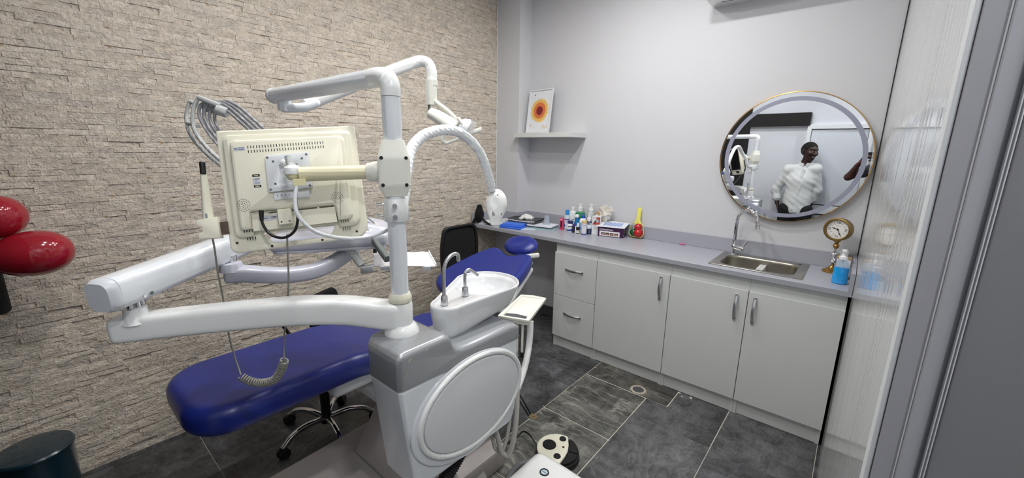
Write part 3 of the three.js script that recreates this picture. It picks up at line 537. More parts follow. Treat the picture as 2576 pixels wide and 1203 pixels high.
// hoses hanging under the unit
{
  const wrap = std(0xb9b7b0, 0.5, 0, { bumpMap: grainBump, bumpScale: 0.002 });
  const t = thing('suction_hose', 'pale plastic wrapped suction hose looping below the unit', 'hose', [1.83, 0.45, 1.95]);
  const q = [[1.80, 0.76, 2.0], [1.815, 0.66, 2.01], [1.83, 0.55, 2.035], [1.832, 0.475, 2.06], [1.825, 0.45, 2.075], [1.812, 0.465, 2.09], [1.80, 0.53, 2.1], [1.79, 0.6, 2.12]];
  part('outer', hose(q, 0.0105), wrap, t); part('inner', hose(q.map(([x, y, z]) => [x - 0.02, y + 0.012, z + 0.012]), 0.007), wrap, t);
  solo('drain_hose', 'wrapped grey hose drooping from under the oval panel', 'hose', hose([[1.74, 0.6, 2.3], [1.75, 0.5, 2.29], [1.765, 0.42, 2.26], [1.79, 0.4, 2.22], [1.81, 0.43, 2.18]], 0.013), wrap, [1.77, 0.4, 2.25]);
  solo('corrugated_hose', 'black corrugated hose under the dental unit', 'hose', corrugated([[1.79, 0.605, 2.24], [1.79, 0.55, 2.3], [1.785, 0.48, 2.37], [1.78, 0.36, 2.42], [1.77, 0.2, 2.44], [1.755, 0.03, 2.45]], 0.024, 14), M.rubber, [1.78, 0.03, 2.4]);
}

// ---------------------------------------------------------------- operating lamp on its two-part arm
{
  const t = thing('operating_lamp', 'white dental operating lamp on a folded tubular arm', 'lamp', [PX, 1.7, PZ]);
  const E = [1.08, 1.742, 2.474];
  part('elbow', sweep([[PX, 1.701, PZ], [PX, 1.725, PZ], [PX - 0.012, 1.745, PZ + 0.001], [PX - 0.045, 1.7515, PZ + 0.003], [PX - 0.07, 1.751, PZ + 0.004]], () => 0.0255, { n: 30, m: 20 }), M.white, t);
  part('lower_arm', sweep([[PX - 0.07, 1.751, PZ + 0.004], E], () => 0.0248, { n: 2, m: 20 }), M.whiteCool, t);
  part('end_cap', lathe([[0, 0], [0.026, 0], [0.0265, 0.012], [0.022, 0.02], [0, 0.021]].map(p => p), 0, 0, 0, 20).applyQuaternion(new THREE.Quaternion().setFromUnitVectors(V(0, 1, 0), V(E[0] - PX, -0.01, 0.039).normalize())).translate(...E), M.whiteMatt, t);
  part('pivot', merge(cyl(1.12, 1.69, 1.735, 2.462, 0.022), sweep([[1.12, 1.7, 2.462], [1.15, 1.705, 2.41], [1.155, 1.722, 2.37]], t => [0.02, 0.016, 2.5], { n: 12, m: 14, cap: 'round' })), M.whiteCool, t);
  part('upper_arm', sweep([[1.14, 1.715, 2.4], [1.189, 1.908, 1.985]], t => [0.022, 0.023, 2.4], { n: 2, m: 20, up: [0, 1, 0] }), M.white, t);
  const kn = part('knuckle', sweep([[1.187, 1.9, 2.0], [1.192, 1.918, 1.96], [1.204, 1.926, 1.935], [1.224, 1.917, 1.915], [1.236, 1.885, 1.908], [1.238, 1.84, 1.91]], () => 0.0225, { n: 36, m: 18 }), M.white, t);
  part('screw', latheAlong([[0, 0.003], [0.006, 0.003], [0.006, 0]], V(1.206, 1.916, 1.972), V(0.8, 0.2, 0.55), 12), M.whiteMatt, kn);
  part('sleeve', merge(cyl(1.239, 1.828, 1.85, 1.912, 0.0262), cyl(1.24, 1.75, 1.828, 1.915, 0.0235)), M.offWhite, t);
  part('switch', sweep([[1.243, 1.752, 1.93], [1.244, 1.722, 1.934]], () => [0.005, 0.004, 3], { n: 2, m: 8 }), M.darkGrey, t);
  const D = V(0.35, -0.55, -0.75).normalize(), hc = V(1.352, 1.665, 1.85);
  part('yoke', merge(sweep([[1.25, 1.77, 1.91], [1.272, 1.752, 1.905], [1.302, 1.73, 1.893], [1.33, 1.705, 1.88], [1.352, 1.678, 1.868]], t => [0.009, 0.014, 3], { n: 24, m: 12, up: [0.5, 0.6, 0.6], cap: 'round' }), sweep([[1.352, 1.69, 1.87], [1.372, 1.658, 1.856]], t => [0.008, 0.016, 3.5], { n: 4, m: 12, up: [0.7, 0.6, 0.3], cap: 'round' })), M.offWhite, t);
  part('housing', sweep([[1.258, 1.715, 1.935], [1.285, 1.7, 1.92], [1.315, 1.678, 1.9], [1.338, 1.658, 1.88]], t => [0.022 + 0.012 * t, 0.02 + 0.01 * t, 2.8], { n: 14, m: 18, up: [0.5, 0.6, 0.6], cap: 'round', cr: 0.01 }), M.offWhite, t);
  part('reflector', latheAlong([[0, -0.028], [0.02, -0.025], [0.036, -0.012], [0.046, 0.008], [0.045, 0.01], [0.03, -0.004], [0, -0.012]], hc.clone().addScaledVector(D, 0.01), D, 32), M.whiteCool, t);
  part('shield', latheAlong([[0.0465, 0.006], [0.052, 0.03], [0.0522, 0.031], [0, 0.036]], hc.clone().addScaledVector(D, 0.01), D, 32), phy(0xf2f4f6, 0.08, { transmission: 0.85, thickness: 0, ior: 1.45 }), t);
  part('handle', merge(rod([1.318, 1.593, 1.905], [1.415, 1.655, 1.79], 0.0088), sweep([[1.345, 1.665, 1.89], [1.322, 1.64, 1.91], [1.308, 1.605, 1.918], [1.318, 1.592, 1.905]], t => [0.008, 0.01, 2.4], { n: 20, m: 12, cap: 'round' })), M.offWhite, t);
}

// ---------------------------------------------------------------- gooseneck whitening lamp
{
  const t = thing('gooseneck_lamp', 'white whitening lamp on a plastic wrapped gooseneck arching from the pole', 'lamp', [1.66, 1.4, 2.36]);
  const film = phy(0xe6e9ec, 0.28, { clearcoat: 0.8, clearcoatRoughness: 0.15 });
  seed = 91; const nz = Array.from({ length: 200 }, () => rnd());
  const pts = [[1.69, 1.405, 2.405], [1.664, 1.424, 2.372], [1.642, 1.5, 2.342], [1.605, 1.568, 2.293], [1.594, 1.61, 2.237], [1.594, 1.632, 2.148], [1.583, 1.62, 2.055], [1.577, 1.564, 1.97], [1.57, 1.488, 1.917], [1.564, 1.432, 1.89]];
  const g = sweep(pts, t => 0.0172 + 0.0003 * Math.sin(t * 260), { n: 200, m: 18 }); const p = g.attributes.position, n = g.attributes.normal;
  for (let i = 0; i < p.count; i++) { const h = Math.sin(p.getX(i) * 331 + p.getY(i) * 173) * Math.sin(p.getZ(i) * 257 - p.getY(i) * 311) * 0.0011; p.setXYZ(i, p.getX(i) + n.getX(i) * h, p.getY(i) + n.getY(i) * h, p.getZ(i) + n.getZ(i) * h); }
  const gg = mergeVertices(strip(g), 1e-4); gg.deleteAttribute('normal'); gg.computeVertexNormals();
  part('gooseneck', strip(toCreasedNormals(gg, 0.5)), film, t);
  part('socket', rod([1.565, 1.434, 1.891], [1.562, 1.41, 1.884], 0.016), M.whiteMatt, t);
  // head: fat oval disc, broad side towards (n)
  const o = V(1.568, 1.35, 1.862), n_ = V(0.7, 0.1, 0.7).normalize(), u_ = V(0.72, 0, -0.69).normalize(), v_ = V(0, 0, 0).crossVectors(n_, u_).normalize();
  const head = (x, y, z) => { const px = x - o.x, py = y - o.y, pz = z - o.z, a = px * u_.x + py * u_.y + pz * u_.z, b = px * v_.x + py * v_.y + pz * v_.z, c = px * n_.x + py * n_.y + pz * n_.z;
    let d = sEll(a, b - 0.005, c, 0.044, 0.06, 0.034); d = smin(d, sBox(a + 0.004, b + 0.06, c - 0.003, 0.02, 0.024, 0.016, 0.008), 0.03); const dish = sEll(a + 0.012, b - 0.012, c - 0.045, 0.026, 0.04, 0.016); return -smin(-d, dish, 0.006); };
  part('head', strip(sdf(head, [1.47, 1.24, 1.79], [1.65, 1.44, 1.96], 0.0035)), M.white, t);
  const onHead = (a, b, c) => o.clone().addScaledVector(u_, a).addScaledVector(v_, b).addScaledVector(n_, c);
  for (let i = 0; i < 6; i++) part('vent_slot', box(-0.0055, 0.0055, -0.0007, 0.0007, -0.001, 0.001).applyMatrix4(frame(onHead(-0.012, -0.026 - i * 0.0028, 0.0285), u_, v_, n_)), M.darkGrey, t);
  for (const [a, b, c] of [[0.004, 0.04, 0.0275], [-0.034, 0.04, 0.016], [0.02, -0.035, 0.027]]) part('screw', latheAlong([[0, 0.002], [0.0025, 0.002], [0.0025, -0.003]], onHead(a, b, c), n_, 10), M.black, t);
  part('display', box(-0.018, 0.018, -0.012, 0.012, -0.001, 0.001).applyMatrix4(frame(onHead(0, 0.005, -0.0345), u_, v_, n_)), phy(0x3a78c8, 0.2), t, 'small blue display on the far side');
}

// ---------------------------------------------------------------- monitor
{
  const c = V(1.5, 1.4682, 2.605), u = V(0.491, 0.0777, -0.8677).normalize(), n0 = V(0.8348, 0.2426, 0.4941).normalize(), v = V(0, 0, 0).crossVectors(n0, u).normalize(), n = V(0, 0, 0).crossVectors(u, v);
  const t = thing('monitor', 'cream plastic monitor seen from behind on a pole arm', 'monitor', [1.6, 1.47, 2.62]);
  const F = h => frame(c.clone().addScaledVector(n, h), u, v, n), at = (a, b, h) => c.clone().addScaledVector(u, a).addScaledVector(v, b).addScaledVector(n, h);
  const slot = [[-0.1, -0.119, 0.01], [0.086, -0.122, 0.006], [0.07, -0.152, 0.012], [-0.075, -0.151, 0.03]];
  part('front_shell', extrude([[-0.166, 0.158, 0.006], [-0.172, -0.12, 0.01], [-0.172, -0.166, 0.06], [0.172, -0.166, 0.045], [0.174, 0.156, 0.006]], 0.024, 0.004, { m: F(-0.024), holes: [slot], bs: 3, cs: 8 }), M.cream, t);
  const step = (i, r) => [[-0.152 + i, 0.143 - i, r], [-0.156 + i, -0.128 + i, 0.035], [-0.113, -0.128 + i, 0.006], [-0.11, -0.064, 0.006], [0.094, -0.068, 0.006], [0.097, -0.13 + i, 0.006], [0.155 - i, -0.13 + i, 0.03], [0.161 - i, 0.141 - i, r]];
  part('back_step', extrude(step(0, 0.016), 0.016, 0.0075, { m: F(-0.003), bs: 4, cs: 8, bw: 0.012 }), M.cream, t);
  part('back_cover', extrude(step(0.018, 0.016), 0.0195, 0.0095, { m: F(0.0085), bs: 4, cs: 8, bw: 0.0085 }), M.cream, t);
  part('connector_bay', extrude(rectPts(-0.11, 0.094, -0.115, -0.066), 0.0155, 0, { holes: [rectPts(-0.104, 0.048, -0.0725, -0.068), rectPts(0.054, 0.09, -0.0725, -0.068)], m: F(0.0005) }), M.cream, t);
  part('screen', extrude(rectPts(-0.15, 0.152, -0.105, 0.142), 0.002, 0, { m: F(-0.0258) }), phy(0x15171b, 0.18, { clearcoat: 0.6 }), t, 'dark switched-off screen on the far side');
  const H = 0.0282; // back cover surface
  for (let r = 0; r < 2; r++) for (let i = 0; i < 28; i++) part('vent_slot', box(-0.0008, 0.0008, -0.0035, 0.0035, -0.001, 0.0004).applyMatrix4(frame(at(-0.092 + i * 0.00665, 0.103 - r * 0.0115 + i * 0.00005, H), u, v, n)), M.black, t);
  for (const [cx, cy] of [[-0.121, -0.046], [0.104, -0.05]]) { const gs = []; for (let k = 0; k < 4; k++) { const q = k === 0 ? 1 : k * 7; for (let i = 0; i < q; i++) { const a = i / q * 6.283 + k; gs.push(latheAlong([[0, 0.0004], [0.0009, 0.0004], [0.0009, -0.0005]], at(cx + k * 0.0048 * Math.cos(a), cy + k * 0.0052 * Math.sin(a), H), n, 6)); } } part('speaker_holes', merge(gs), M.black, t); }
  for (const [sx, y0] of [[-0.13, -0.118], [-0.128, -0.138], [0.104, -0.122], [0.106, -0.142]]) for (let i = 0; i < 4; i++) part('vent_slot', box(-0.0008, 0.0008, -0.0035, 0.0035, -0.002, 0.001).applyMatrix4(frame(at(sx + i * 0.006, y0 + 0.006, y0 > -0.13 ? 0.021 : 0.008), u, v, n)), M.black, t);
  for (const [a, b] of [[-0.155, -0.139], [-0.076, -0.158], [0.048, -0.159], [0.14, -0.147]]) part('screw_hole', latheAlong([[0, 0.0005], [0.0032, 0.0005], [0.0032, -0.0005]], at(a, b, 0.0002), n, 12), M.black, t);
  part('sticker', quadUV(0.026, 0.009, new THREE.Matrix4().makeTranslation(-0.112, 0.1, H + 0.0003).premultiply(F(0))), std(0xffffff, 0.5, 0, { map: canvasTex(208, 72, (x, W, Hh) => { x.fillStyle = '#cdd2dc'; x.fillRect(0, 0, W, Hh); x.fillStyle = '#3c4a63'; for (const [a, b, w] of [[12, 16, 16], [36, 16, 10], [54, 16, 12], [82, 12, 46], [134, 12, 54], [12, 44, 66], [92, 40, 98]]) x.fillRect(a, b, w, 15); }) }), t);
  for (const b of [0.028, 0.0]) part('usb_socket', extrude(rectPts(-0.0085, 0.0085, -0.003, 0.003), 0.001, 0, { holes: [rectPts(-0.005, 0.005, -0.0012, 0.0012)], m: frame(at(-0.083, b, H - 0.0006), u, v, n) }), M.black, t);
  part('usb_label', quadUV(0.017, 0.017, new THREE.Matrix4().makeTranslation(-0.0835, 0.014, H + 0.0003).premultiply(F(0))), std(0xffffff, 0.5, 0, { map: canvasTex(128, 128, (x, W, Hh) => { x.fillStyle = '#d5dae2'; x.fillRect(0, 0, W, Hh); x.fillStyle = '#3b4250'; for (const [y, w] of [[20, 92], [42, 80], [80, 50], [102, 88]]) x.fillRect(28, y, w, 10); for (const y of [20, 42, 80, 102]) x.fillRect(8, y, 10, 10); }) }), t);
  part('bay_label', quadUV(0.038, 0.013, new THREE.Matrix4().makeTranslation(-0.069, -0.084, 0.0164).premultiply(F(0))), std(0xffffff, 0.5, 0, { map: canvasTex(256, 88, (x, W, Hh) => { x.fillStyle = '#ccd2d8'; x.fillRect(0, 0, W, Hh); x.fillStyle = '#444a55'; for (const [a, b, w] of [[14, 44, 52], [74, 42, 24], [148, 26, 14], [172, 26, 66], [150, 52, 10], [172, 50, 62]]) x.fillRect(a, b, w, 12); }) }), t);
  // mounting plate, bracket bar, ball joint, arm
  const mp = part('mount_plate', extrude([[-0.056, 0.077], [0.05, 0.08], [0.047, -0.017], [-0.06, -0.02]], 0.007, 0.002, { r: 0.008, holes: [rectPts(-0.026, 0.018, 0.0, 0.05)], m: F(H + 0.0004) }), M.whiteMatt, t);
  part('plate_floor', extrude(rectPts(-0.027, 0.019, -0.001, 0.051), 0.002, 0, { m: F(H + 0.0004) }), M.whiteMatt, mp);
  for (const [a, b] of [[-0.05, 0.071], [0.043, 0.073], [0.041, -0.011], [-0.053, -0.013], [-0.038, 0.06], [0.031, 0.063], [0.028, 0.0], [-0.04, 0.001]]) part('screw', latheAlong([[0, 0.0004], [0.003, 0.0004], [0.003, -0.002]], at(a, b, H + 0.0075), n, 12), M.darkGrey, mp);
  part('bracket_bar', extrude(rectPts(-0.048, 0.036, -0.041, -0.022), 0.003, 0.0006, { m: F(H + 0.0004) }), M.whiteMatt, t);
  for (let i = 0; i < 4; i++) part('screw_hole', latheAlong([[0, 0.0003], [0.0013, 0.0003], [0.0013, -0.001]], at(-0.04 + i * 0.0095, -0.03, H + 0.0035), n, 8), M.black, t);
  const A = V(1.604, 1.503, 2.635), B = V(1.669, 1.507, 2.482);
  part('ball_joint', merge(lathe([[0, -0.016], [0.012, -0.0135], [0.019, -0.004], [0.02, 0.003]], A.x - 0.012, A.y, A.z + 0.008, 24)), M.creamDark, t);
  part('joint_cup', merge(lathe([[0.0225, 0.001], [0.023, 0.004], [0.019, 0.017], [0.012, 0.022], [0, 0.023]], A.x - 0.012, A.y, A.z + 0.008, 24), rod([A.x - 0.012, A.y + 0.02, A.z + 0.008], at(-0.012, 0.052, H + 0.02), 0.009)), M.white, t);
  part('tilt_post', sweep([[A.x - 0.018, A.y + 0.018, A.z + 0.01], [A.x - 0.026, A.y + 0.045, A.z + 0.012]], t => [0.009 - 0.002 * t, 0.007, 3], { n: 3, m: 10 }), M.holderGrey, t);
  part('joint_stem', rod(A.clone().addScaledVector(n, -0.05).toArray(), A.toArray(), 0.013, 0.014), M.white, t);
  part('arm', rod(A.toArray(), B.toArray(), 0.0185, 0.0185, 24), M.creamDark, t);
  part('arm_block', box(-0.014, 0.014, -0.008, 0.008, -0.006, 0.006).applyMatrix4(frame(A.clone().add(V(0.014, -0.018, 0.006)), V(0.3, 0, -0.95).normalize(), V(0, 1, 0), V(0.95, 0, 0.3).normalize())), std(0xe6deb0, 0.5), t);
  const tj = part('tee_joint', merge(sweep([[PX, 1.445, PZ], [PX, 1.475, PZ], [PX, 1.545, PZ], [PX, 1.592, PZ]], t => { const y = t; const w = y < 0.2 ? 0.03 + 0.0115 * y / 0.2 : y > 0.68 ? 0.0415 - 0.0135 * (y - 0.68) / 0.32 : 0.0415; return [w, w * 0.86, 9]; }, { n: 25, m: 32, up: [0.83, 0, 0.55], crease: 0.35 }), sweep([B.toArray(), [PX - 0.018, 1.509, PZ + 0.018]], t => [0.0225 + 0.006 * t, 0.0235 + 0.008 * t, 2.6], { n: 6, m: 20, up: [0, 1, 0] })), M.offWhite, t);
  const nf = V(0.83, 0, 0.55).normalize(), sf = V(0.55, 0, -0.83).normalize();
  for (const [s, y] of [[-0.031, 1.546], [0.031, 1.546], [-0.03, 1.476], [0.03, 1.476]]) part('screw', latheAlong([[0, 0.002], [0.0046, 0.002], [0.0046, -0.006]], V(PX, y, PZ).addScaledVector(nf, 0.0345).addScaledVector(sf, s), nf, 14), M.black, tj);
  part('screw', latheAlong([[0, 0.002], [0.003, 0.002], [0.003, -0.004]], V(1.688, 1.51, 2.462).addScaledVector(nf, 0.026), nf, 12), M.black, tj);
  const pb = part('plug_box', box(-0.016, 0.016, -0.0205, 0.0205, -0.009, 0.009, 0.002).applyMatrix4(frame(at(-0.03, -0.087, 0.0258), u, v, n)), M.cream, t);
  for (const a of [-0.009, 0.01]) part('screw', latheAlong([[0, 0.0003], [0.002, 0.0003], [0.002, -0.001]], at(-0.03 + a, -0.1, 0.0352), n, 10), M.black, pb);
  // hinge and camera holder on the left edge
  part('hinge', merge(box(-0.008, 0.008, -0.017, 0.017, -0.002, 0.0015).applyMatrix4(frame(at(-0.176, -0.097, 0.004), u, v, n)), box(-0.004, 0.004, -0.012, 0.012, -0.002, 0.0015).applyMatrix4(frame(at(-0.186, -0.094, 0.006), u, v, n))), std(0x5e5148, 0.45, 0.5), t);
  part('camera_holder', extrude([[-0.022, -0.026], [0.022, -0.029], [0.022, 0.026], [-0.022, 0.022], [-0.022, 0.006], [-0.012, 0.004], [-0.012, -0.008], [-0.022, -0.01]], 0.03, 0.0015, { r: 0.001, m: frame(at(-0.207, -0.093, -0.008), u, v, n) }), M.cream, t);
  // leads on the back of the monitor
  solo('white_cable', 'white cable sagging from the monitor arm to the pole', 'cable', hose([[1.615, 1.487, 2.645], [1.624, 1.44, 2.658], [1.634, 1.408, 2.659], [1.65, 1.366, 2.632], [1.655, 1.339, 2.573], [1.661, 1.329, 2.507], [1.672, 1.335, 2.46], [1.692, 1.352, 2.43]], 0.0048, 12, 70), M.whiteMatt, [1.65, 1.33, 2.55]);
  solo('power_lead', 'black power lead looping below the monitor connector bay', 'cable', merge(hose([[1.511, 1.4, 2.699], [1.517, 1.376, 2.701], [1.53, 1.352, 2.694], [1.553, 1.341, 2.682], [1.578, 1.344, 2.668], [1.592, 1.362, 2.652], [1.594, 1.39, 2.644], [1.588, 1.415, 2.642], [1.6, 1.45, 2.645], [1.606, 1.487, 2.64]], 0.0036, 10, 80), rod([1.509, 1.408, 2.698], [1.514, 1.382, 2.701], 0.0062, 0.0045)), M.black, [1.55, 1.34, 2.68]);
}
{ // intraoral camera in its holder and coiled cord
  const w = thing('intraoral_camera', 'cream intraoral camera wand with black tip standing in its holder', 'camera', [1.412, 1.36, 2.788]);
  const B = V(1.408, 1.368, 2.79), Tp = V(1.384, 1.512, 2.78);
  part('wand', sweep([B, B.clone().lerp(Tp, 0.45), Tp], t => [0.0135 - 0.0065 * t, 0.012 - 0.006 * t, 2.6], { n: 20, m: 16, cap: 'round', cr: 0.003 }), M.cream, w);
  part('tip', sweep([B.clone().lerp(Tp, 0.9).add(V(0.002, 0.002, 0.001)), B.clone().lerp(Tp, 1.1).add(V(0.002, 0, 0.001))], t => [0.0064, 0.0068, 2.8], { n: 4, m: 14, cap: 'round', cr: 0.003 }), M.black, w);
  part('button', box(-0.0025, 0.0025, -0.006, 0.006, -0.001, 0.001).applyMatrix4(frame(B.clone().lerp(Tp, 0.18).add(V(0.0105, 0, 0.0065)), V(0.5, 0, -0.86), V(-0.1, 0.99, 0).normalize(), V(0.86, 0.1, 0.5).normalize())), std(0x8a92a0, 0.4), w);
  const cA = [[1.412, 1.34, 2.788], [1.39, 1.3, 2.782], [1.335, 1.22, 2.77], [1.296, 1.143, 2.758], [1.287, 0.999, 2.754], [1.299, 0.929, 2.75], [1.321, 0.884, 2.747]];
  const coil = [[1.321, 0.878, 2.747], [1.345, 0.864, 2.731], [1.373, 0.86, 2.708], [1.41, 0.876, 2.686], [1.432, 0.912, 2.67], [1.445, 0.946, 2.663]];
  const cB = [[1.445, 0.95, 2.663], [1.437, 0.987, 2.658], [1.448, 1.1, 2.642], [1.5, 1.2, 2.648], [1.548, 1.29, 2.66], [1.552, 1.345, 2.658]];
  const cord = thing('coiled_cord', 'grey cord with a coiled middle hanging below the monitor', 'cord', [1.38, 0.86, 2.7]);
  part('lead', hose(cA, 0.0024, 8, 60), M.cord, cord); part('lead', hose(cB, 0.0024, 8, 60), M.cord, cord);
  const cu = new THREE.CatmullRomCurve3(coil.map(p => V(...p))), hel = []; const turns = 25;
  for (let i = 0; i <= turns * 14; i++) { const s = i / (turns * 14), p = cu.getPointAt(s), T = cu.getTangentAt(s), N = V(0.66, 0.2, 0.72).normalize(); N.addScaledVector(T, -N.dot(T)).normalize(); const S = V(0, 0, 0).crossVectors(T, N); const a = i / 14 * Math.PI * 2; p.addScaledVector(N, 0.0105 * Math.cos(a)).addScaledVector(S, 0.0105 * Math.sin(a)); hel.push(p); }
  part('coil', sweep(hel, () => 0.0026, { n: turns * 14, m: 7 }), M.cord, cord);
}

// ---------------------------------------------------------------- delivery arm, instrument head, bracket tray
{
  const t = thing('delivery_arm', 'thick white jointed arm carrying the instrument head over the chair', 'arm', [PX, 1.073, PZ]);
  part('hub', lathe([[0, 1.073], [0.033, 1.073], [0.0335, 1.078], [0.0335, 1.132], [0.032, 1.138], [0, 1.139]], PX, 0, PZ), M.white, t);
  part('lower_arm', sweep([[PX - 0.005, 1.1, PZ + 0.01], [1.685, 1.103, 2.475], [1.627, 1.118, 2.541], [1.562, 1.131, 2.644], [1.464, 1.127, 2.768], [1.382, 1.122, 2.88], [1.335, 1.119, 2.955], [1.315, 1.118, 2.985]], t => [0.036 - 0.005 * t, 0.039 - 0.006 * t, 4.6], { n: 60, m: 36, up: [0, 1, 0], cap: 'round', cr: 0.014 }), M.white, t);
  part('boss', lathe([[0.034, 1.135], [0.028, 1.146], [0.0245, 1.158], [0.0235, 1.172], [0, 1.172]], 1.342, 0, 2.953, 28), M.white, t);
  part('chrome_pivot', merge(cyl(1.342, 1.172, 1.2, 2.953, 0.0155), cyl(1.325, 1.172, 1.2, 2.94, 0.012)), M.chrome, t);
  const A = V(1.372, 1.226, 2.995), Bq = V(1.12, 1.262, 2.61);
  const ua = part('upper_arm', sweep([A, Bq], t => [0.0365, 0.0405, 3.6], { n: 2, m: 36, up: [0, 1, 0] }), M.whiteCool, t);
  part('end_cap', sweep([A.clone().add(V(0.013, -0.002, 0.02)), A.clone().add(V(0.006, -0.001, 0.009)), A.clone().add(V(0.0004, 0, 0.0006))], t => [t < 0.5 ? 0.031 + 0.006 * t * 2 : 0.0368, t < 0.5 ? 0.035 + 0.006 * t * 2 : 0.0408, 3.4], { n: 4, m: 36, up: [0, 1, 0] }), phy(0xd2d6dc, 0.3), ua);
  for (const k of [0.11, 0.145]) { const p = A.clone().lerp(Bq, k); part('screw', latheAlong([[0, 0.001], [0.005, 0.001], [0.005, -0.004]], p.add(V(0.0306, -0.024, -0.0195)), V(0.83, -0.1, -0.55), 12), M.chrome, ua); }
  part('swing_pivot', merge(cyl(1.215, 1.2, 1.235, 2.7, 0.012)), M.chrome, t);
  part('swing_arm', merge(sweep([[1.222, 1.178, 2.715], [1.241, 1.176, 2.68], [1.264, 1.164, 2.625], [1.273, 1.15, 2.555], [1.268, 1.146, 2.472], [1.252, 1.16, 2.39], [1.235, 1.188, 2.31]], t => [0.031 - 0.008 * t, 0.025, 3.6], { n: 50, m: 24, up: [0, 1, 0], cap: 'round', cr: 0.012 }), lathe([[0.036, 1.19], [0.032, 1.205], [0.029, 1.214], [0, 1.215]], 1.224, 0, 2.708, 28)), M.lilac, t);
  // instrument head
  const ux = V(0.516, 0, -0.857), uz = V(0.857, 0, 0.516), hc = V(1.185, 1.238, 2.36);
  const hd = t;
  const f = (x, y, z) => { const px = x - hc.x, py = y - hc.y, pz = z - hc.z, a = px * ux.x + pz * ux.z, c = px * uz.x + pz * uz.z; let d = sBox(a, py, c, 0.2, 0.026, 0.11, 0.02); d = smin(d, sBox(a - 0.155, py - 0.018 + 0.25 * (a - 0.155), c + 0.02, 0.055, 0.03, 0.1, 0.025), 0.02); return d; };
  part('instrument_casing', strip(sdf(f, [0.93, 1.17, 2.1], [1.44, 1.33, 2.62], 0.007)), M.lilac, hd);
  part('underside', extrude([[-0.19, -0.095], [0.19, -0.095], [0.19, 0.105], [-0.19, 0.105]], 0.012, 0.004, { r: 0.03, m: frame(hc.clone().add(V(0, -0.028, 0)), ux, uz, V(0, 1, 0)).multiply(new THREE.Matrix4().makeTranslation(0, 0, -0.006)) }), M.lilac, hd);
  part('knob', cyl(1.33, 1.185, 1.206, 2.275, 0.007), M.black, hd);
  part('handle', sweep([[1.338, 1.242, 2.286], [1.46, 1.19, 2.306]], t => [0.0105, 0.0125, 4], { n: 3, m: 16, up: [0, 1, 0] }), std(0x636a68, 0.45), hd, 'dark grey grip bar');
  part('tray_bracket', sweep([[1.255, 1.215, 2.36], [1.285, 1.2, 2.348], [1.305, 1.17, 2.338], [1.322, 1.145, 2.328]], t => [0.014, 0.012, 3], { n: 16, m: 14, up: [0.8, 0.4, 0.4] }), M.holderGrey, hd);
  part('bracket_foot', extrude([[-0.022, -0.018], [0.024, -0.018], [0.024, 0.018], [-0.022, 0.018]], 0.024, 0.002, { r: 0.012, m: frame(V(1.335, 1.119, 2.315), ux, uz, V(0, 1, 0)) }), std(0xa6a9ae, 0.4), hd);
  const rodC = ['#c9c7ba', '#b9bcc0', '#9b9ea3', '#d4cfb6'];
  for (let i = 0; i < 4; i++) { const s = i * 0.017; const a = [1.262 + s * 1.1, 1.312 - s * 0.75, 2.262 + s * 0.6], b = [1.355 + s * 0.75, 1.235 - s * 1.1, 2.208 + s * 0.85];
    const it = thing('handpiece', ['outermost slim grey dental handpiece resting on the instrument head', 'second slim handpiece from the stone wall on the instrument head', 'third slim handpiece on the instrument head', 'slim cream handpiece nearest the pole on the instrument head'][i], 'handpiece', a, 'handpieces on the instrument head');
    part('tube', rod(a, V(...a).lerp(V(...b), 0.62).toArray(), 0.0032, 0.0036, 10), M.hoseGrey, it); part('grip', rod(V(...a).lerp(V(...b), 0.3).toArray(), V(...a).lerp(V(...b), 0.55).toArray(), 0.0052, 0.0052, 10), std(rodC[i], 0.4), it); part('head', rod(V(...a).lerp(V(...b), 0.62).toArray(), b, 0.0024, 0.0018, 8), M.chrome, it); }
  // hose arch: two grey holder arms and hoses behind the monitor
  const HA = [[1.1, 1.3, 2.5], [1.05, 1.414, 2.552], [0.99, 1.455, 2.591], [0.928, 1.506, 2.628], [0.877, 1.553, 2.657], [0.837, 1.605, 2.677], [0.82, 1.646, 2.679], [0.814, 1.68, 2.674], [0.816, 1.722, 2.66]];
  const HB = [[1.12, 1.3, 2.49], [1.078, 1.44, 2.556], [1.021, 1.478, 2.596], [0.96, 1.525, 2.634], [0.916, 1.57, 2.658], [0.882, 1.62, 2.673], [0.87, 1.665, 2.671], [0.87, 1.706, 2.66], [0.876, 1.732, 2.647]];
  const ar = part('hose_rack', merge(hose(HA, 0.0062, 10, 70), hose(HB, 0.0068, 10, 70), rod(HA[8], V(...HA[8]).add(V(0.03, -0.014, -0.016)).toArray(), 0.007), rod(HA[6], V(...HA[6]).add(V(0.055, -0.012, -0.02)).toArray(), 0.006), rod(HB[8], [0.93, 1.704, 2.6], 0.0085, 0.011), rod([0.925, 1.692, 2.61], [0.945, 1.682, 2.585], 0.018), rod([0.862, 1.7, 2.63], [0.905, 1.688, 2.6], 0.013)), M.holderGrey, hd);
  for (let i = 0; i < 4; i++) { const o = [i * 0.0155 - 0.02, -0.006 * i, -0.016 * i]; const q = [[1.07, 1.36, 2.53], [1.063, 1.47, 2.561], [1.003, 1.525, 2.599], [0.953, 1.575, 2.626], [0.907, 1.638, 2.648], [0.888, 1.679, 2.652], [0.89, 1.71, 2.641], [0.909, 1.724, 2.621], [0.943, 1.711, 2.596], [0.992, 1.667, 2.567], [1.035, 1.62, 2.54], [1.07, 1.54, 2.5], [1.1, 1.4, 2.46], [1.12, 1.28, 2.44]].map((p, k) => { const w = k < 4 ? 1 : 0.75; return [p[0] + o[0] * w, p[1] + o[1] * w + (k > 6 ? 0.006 * (i - 1) : 0), p[2] + o[2] * w]; });
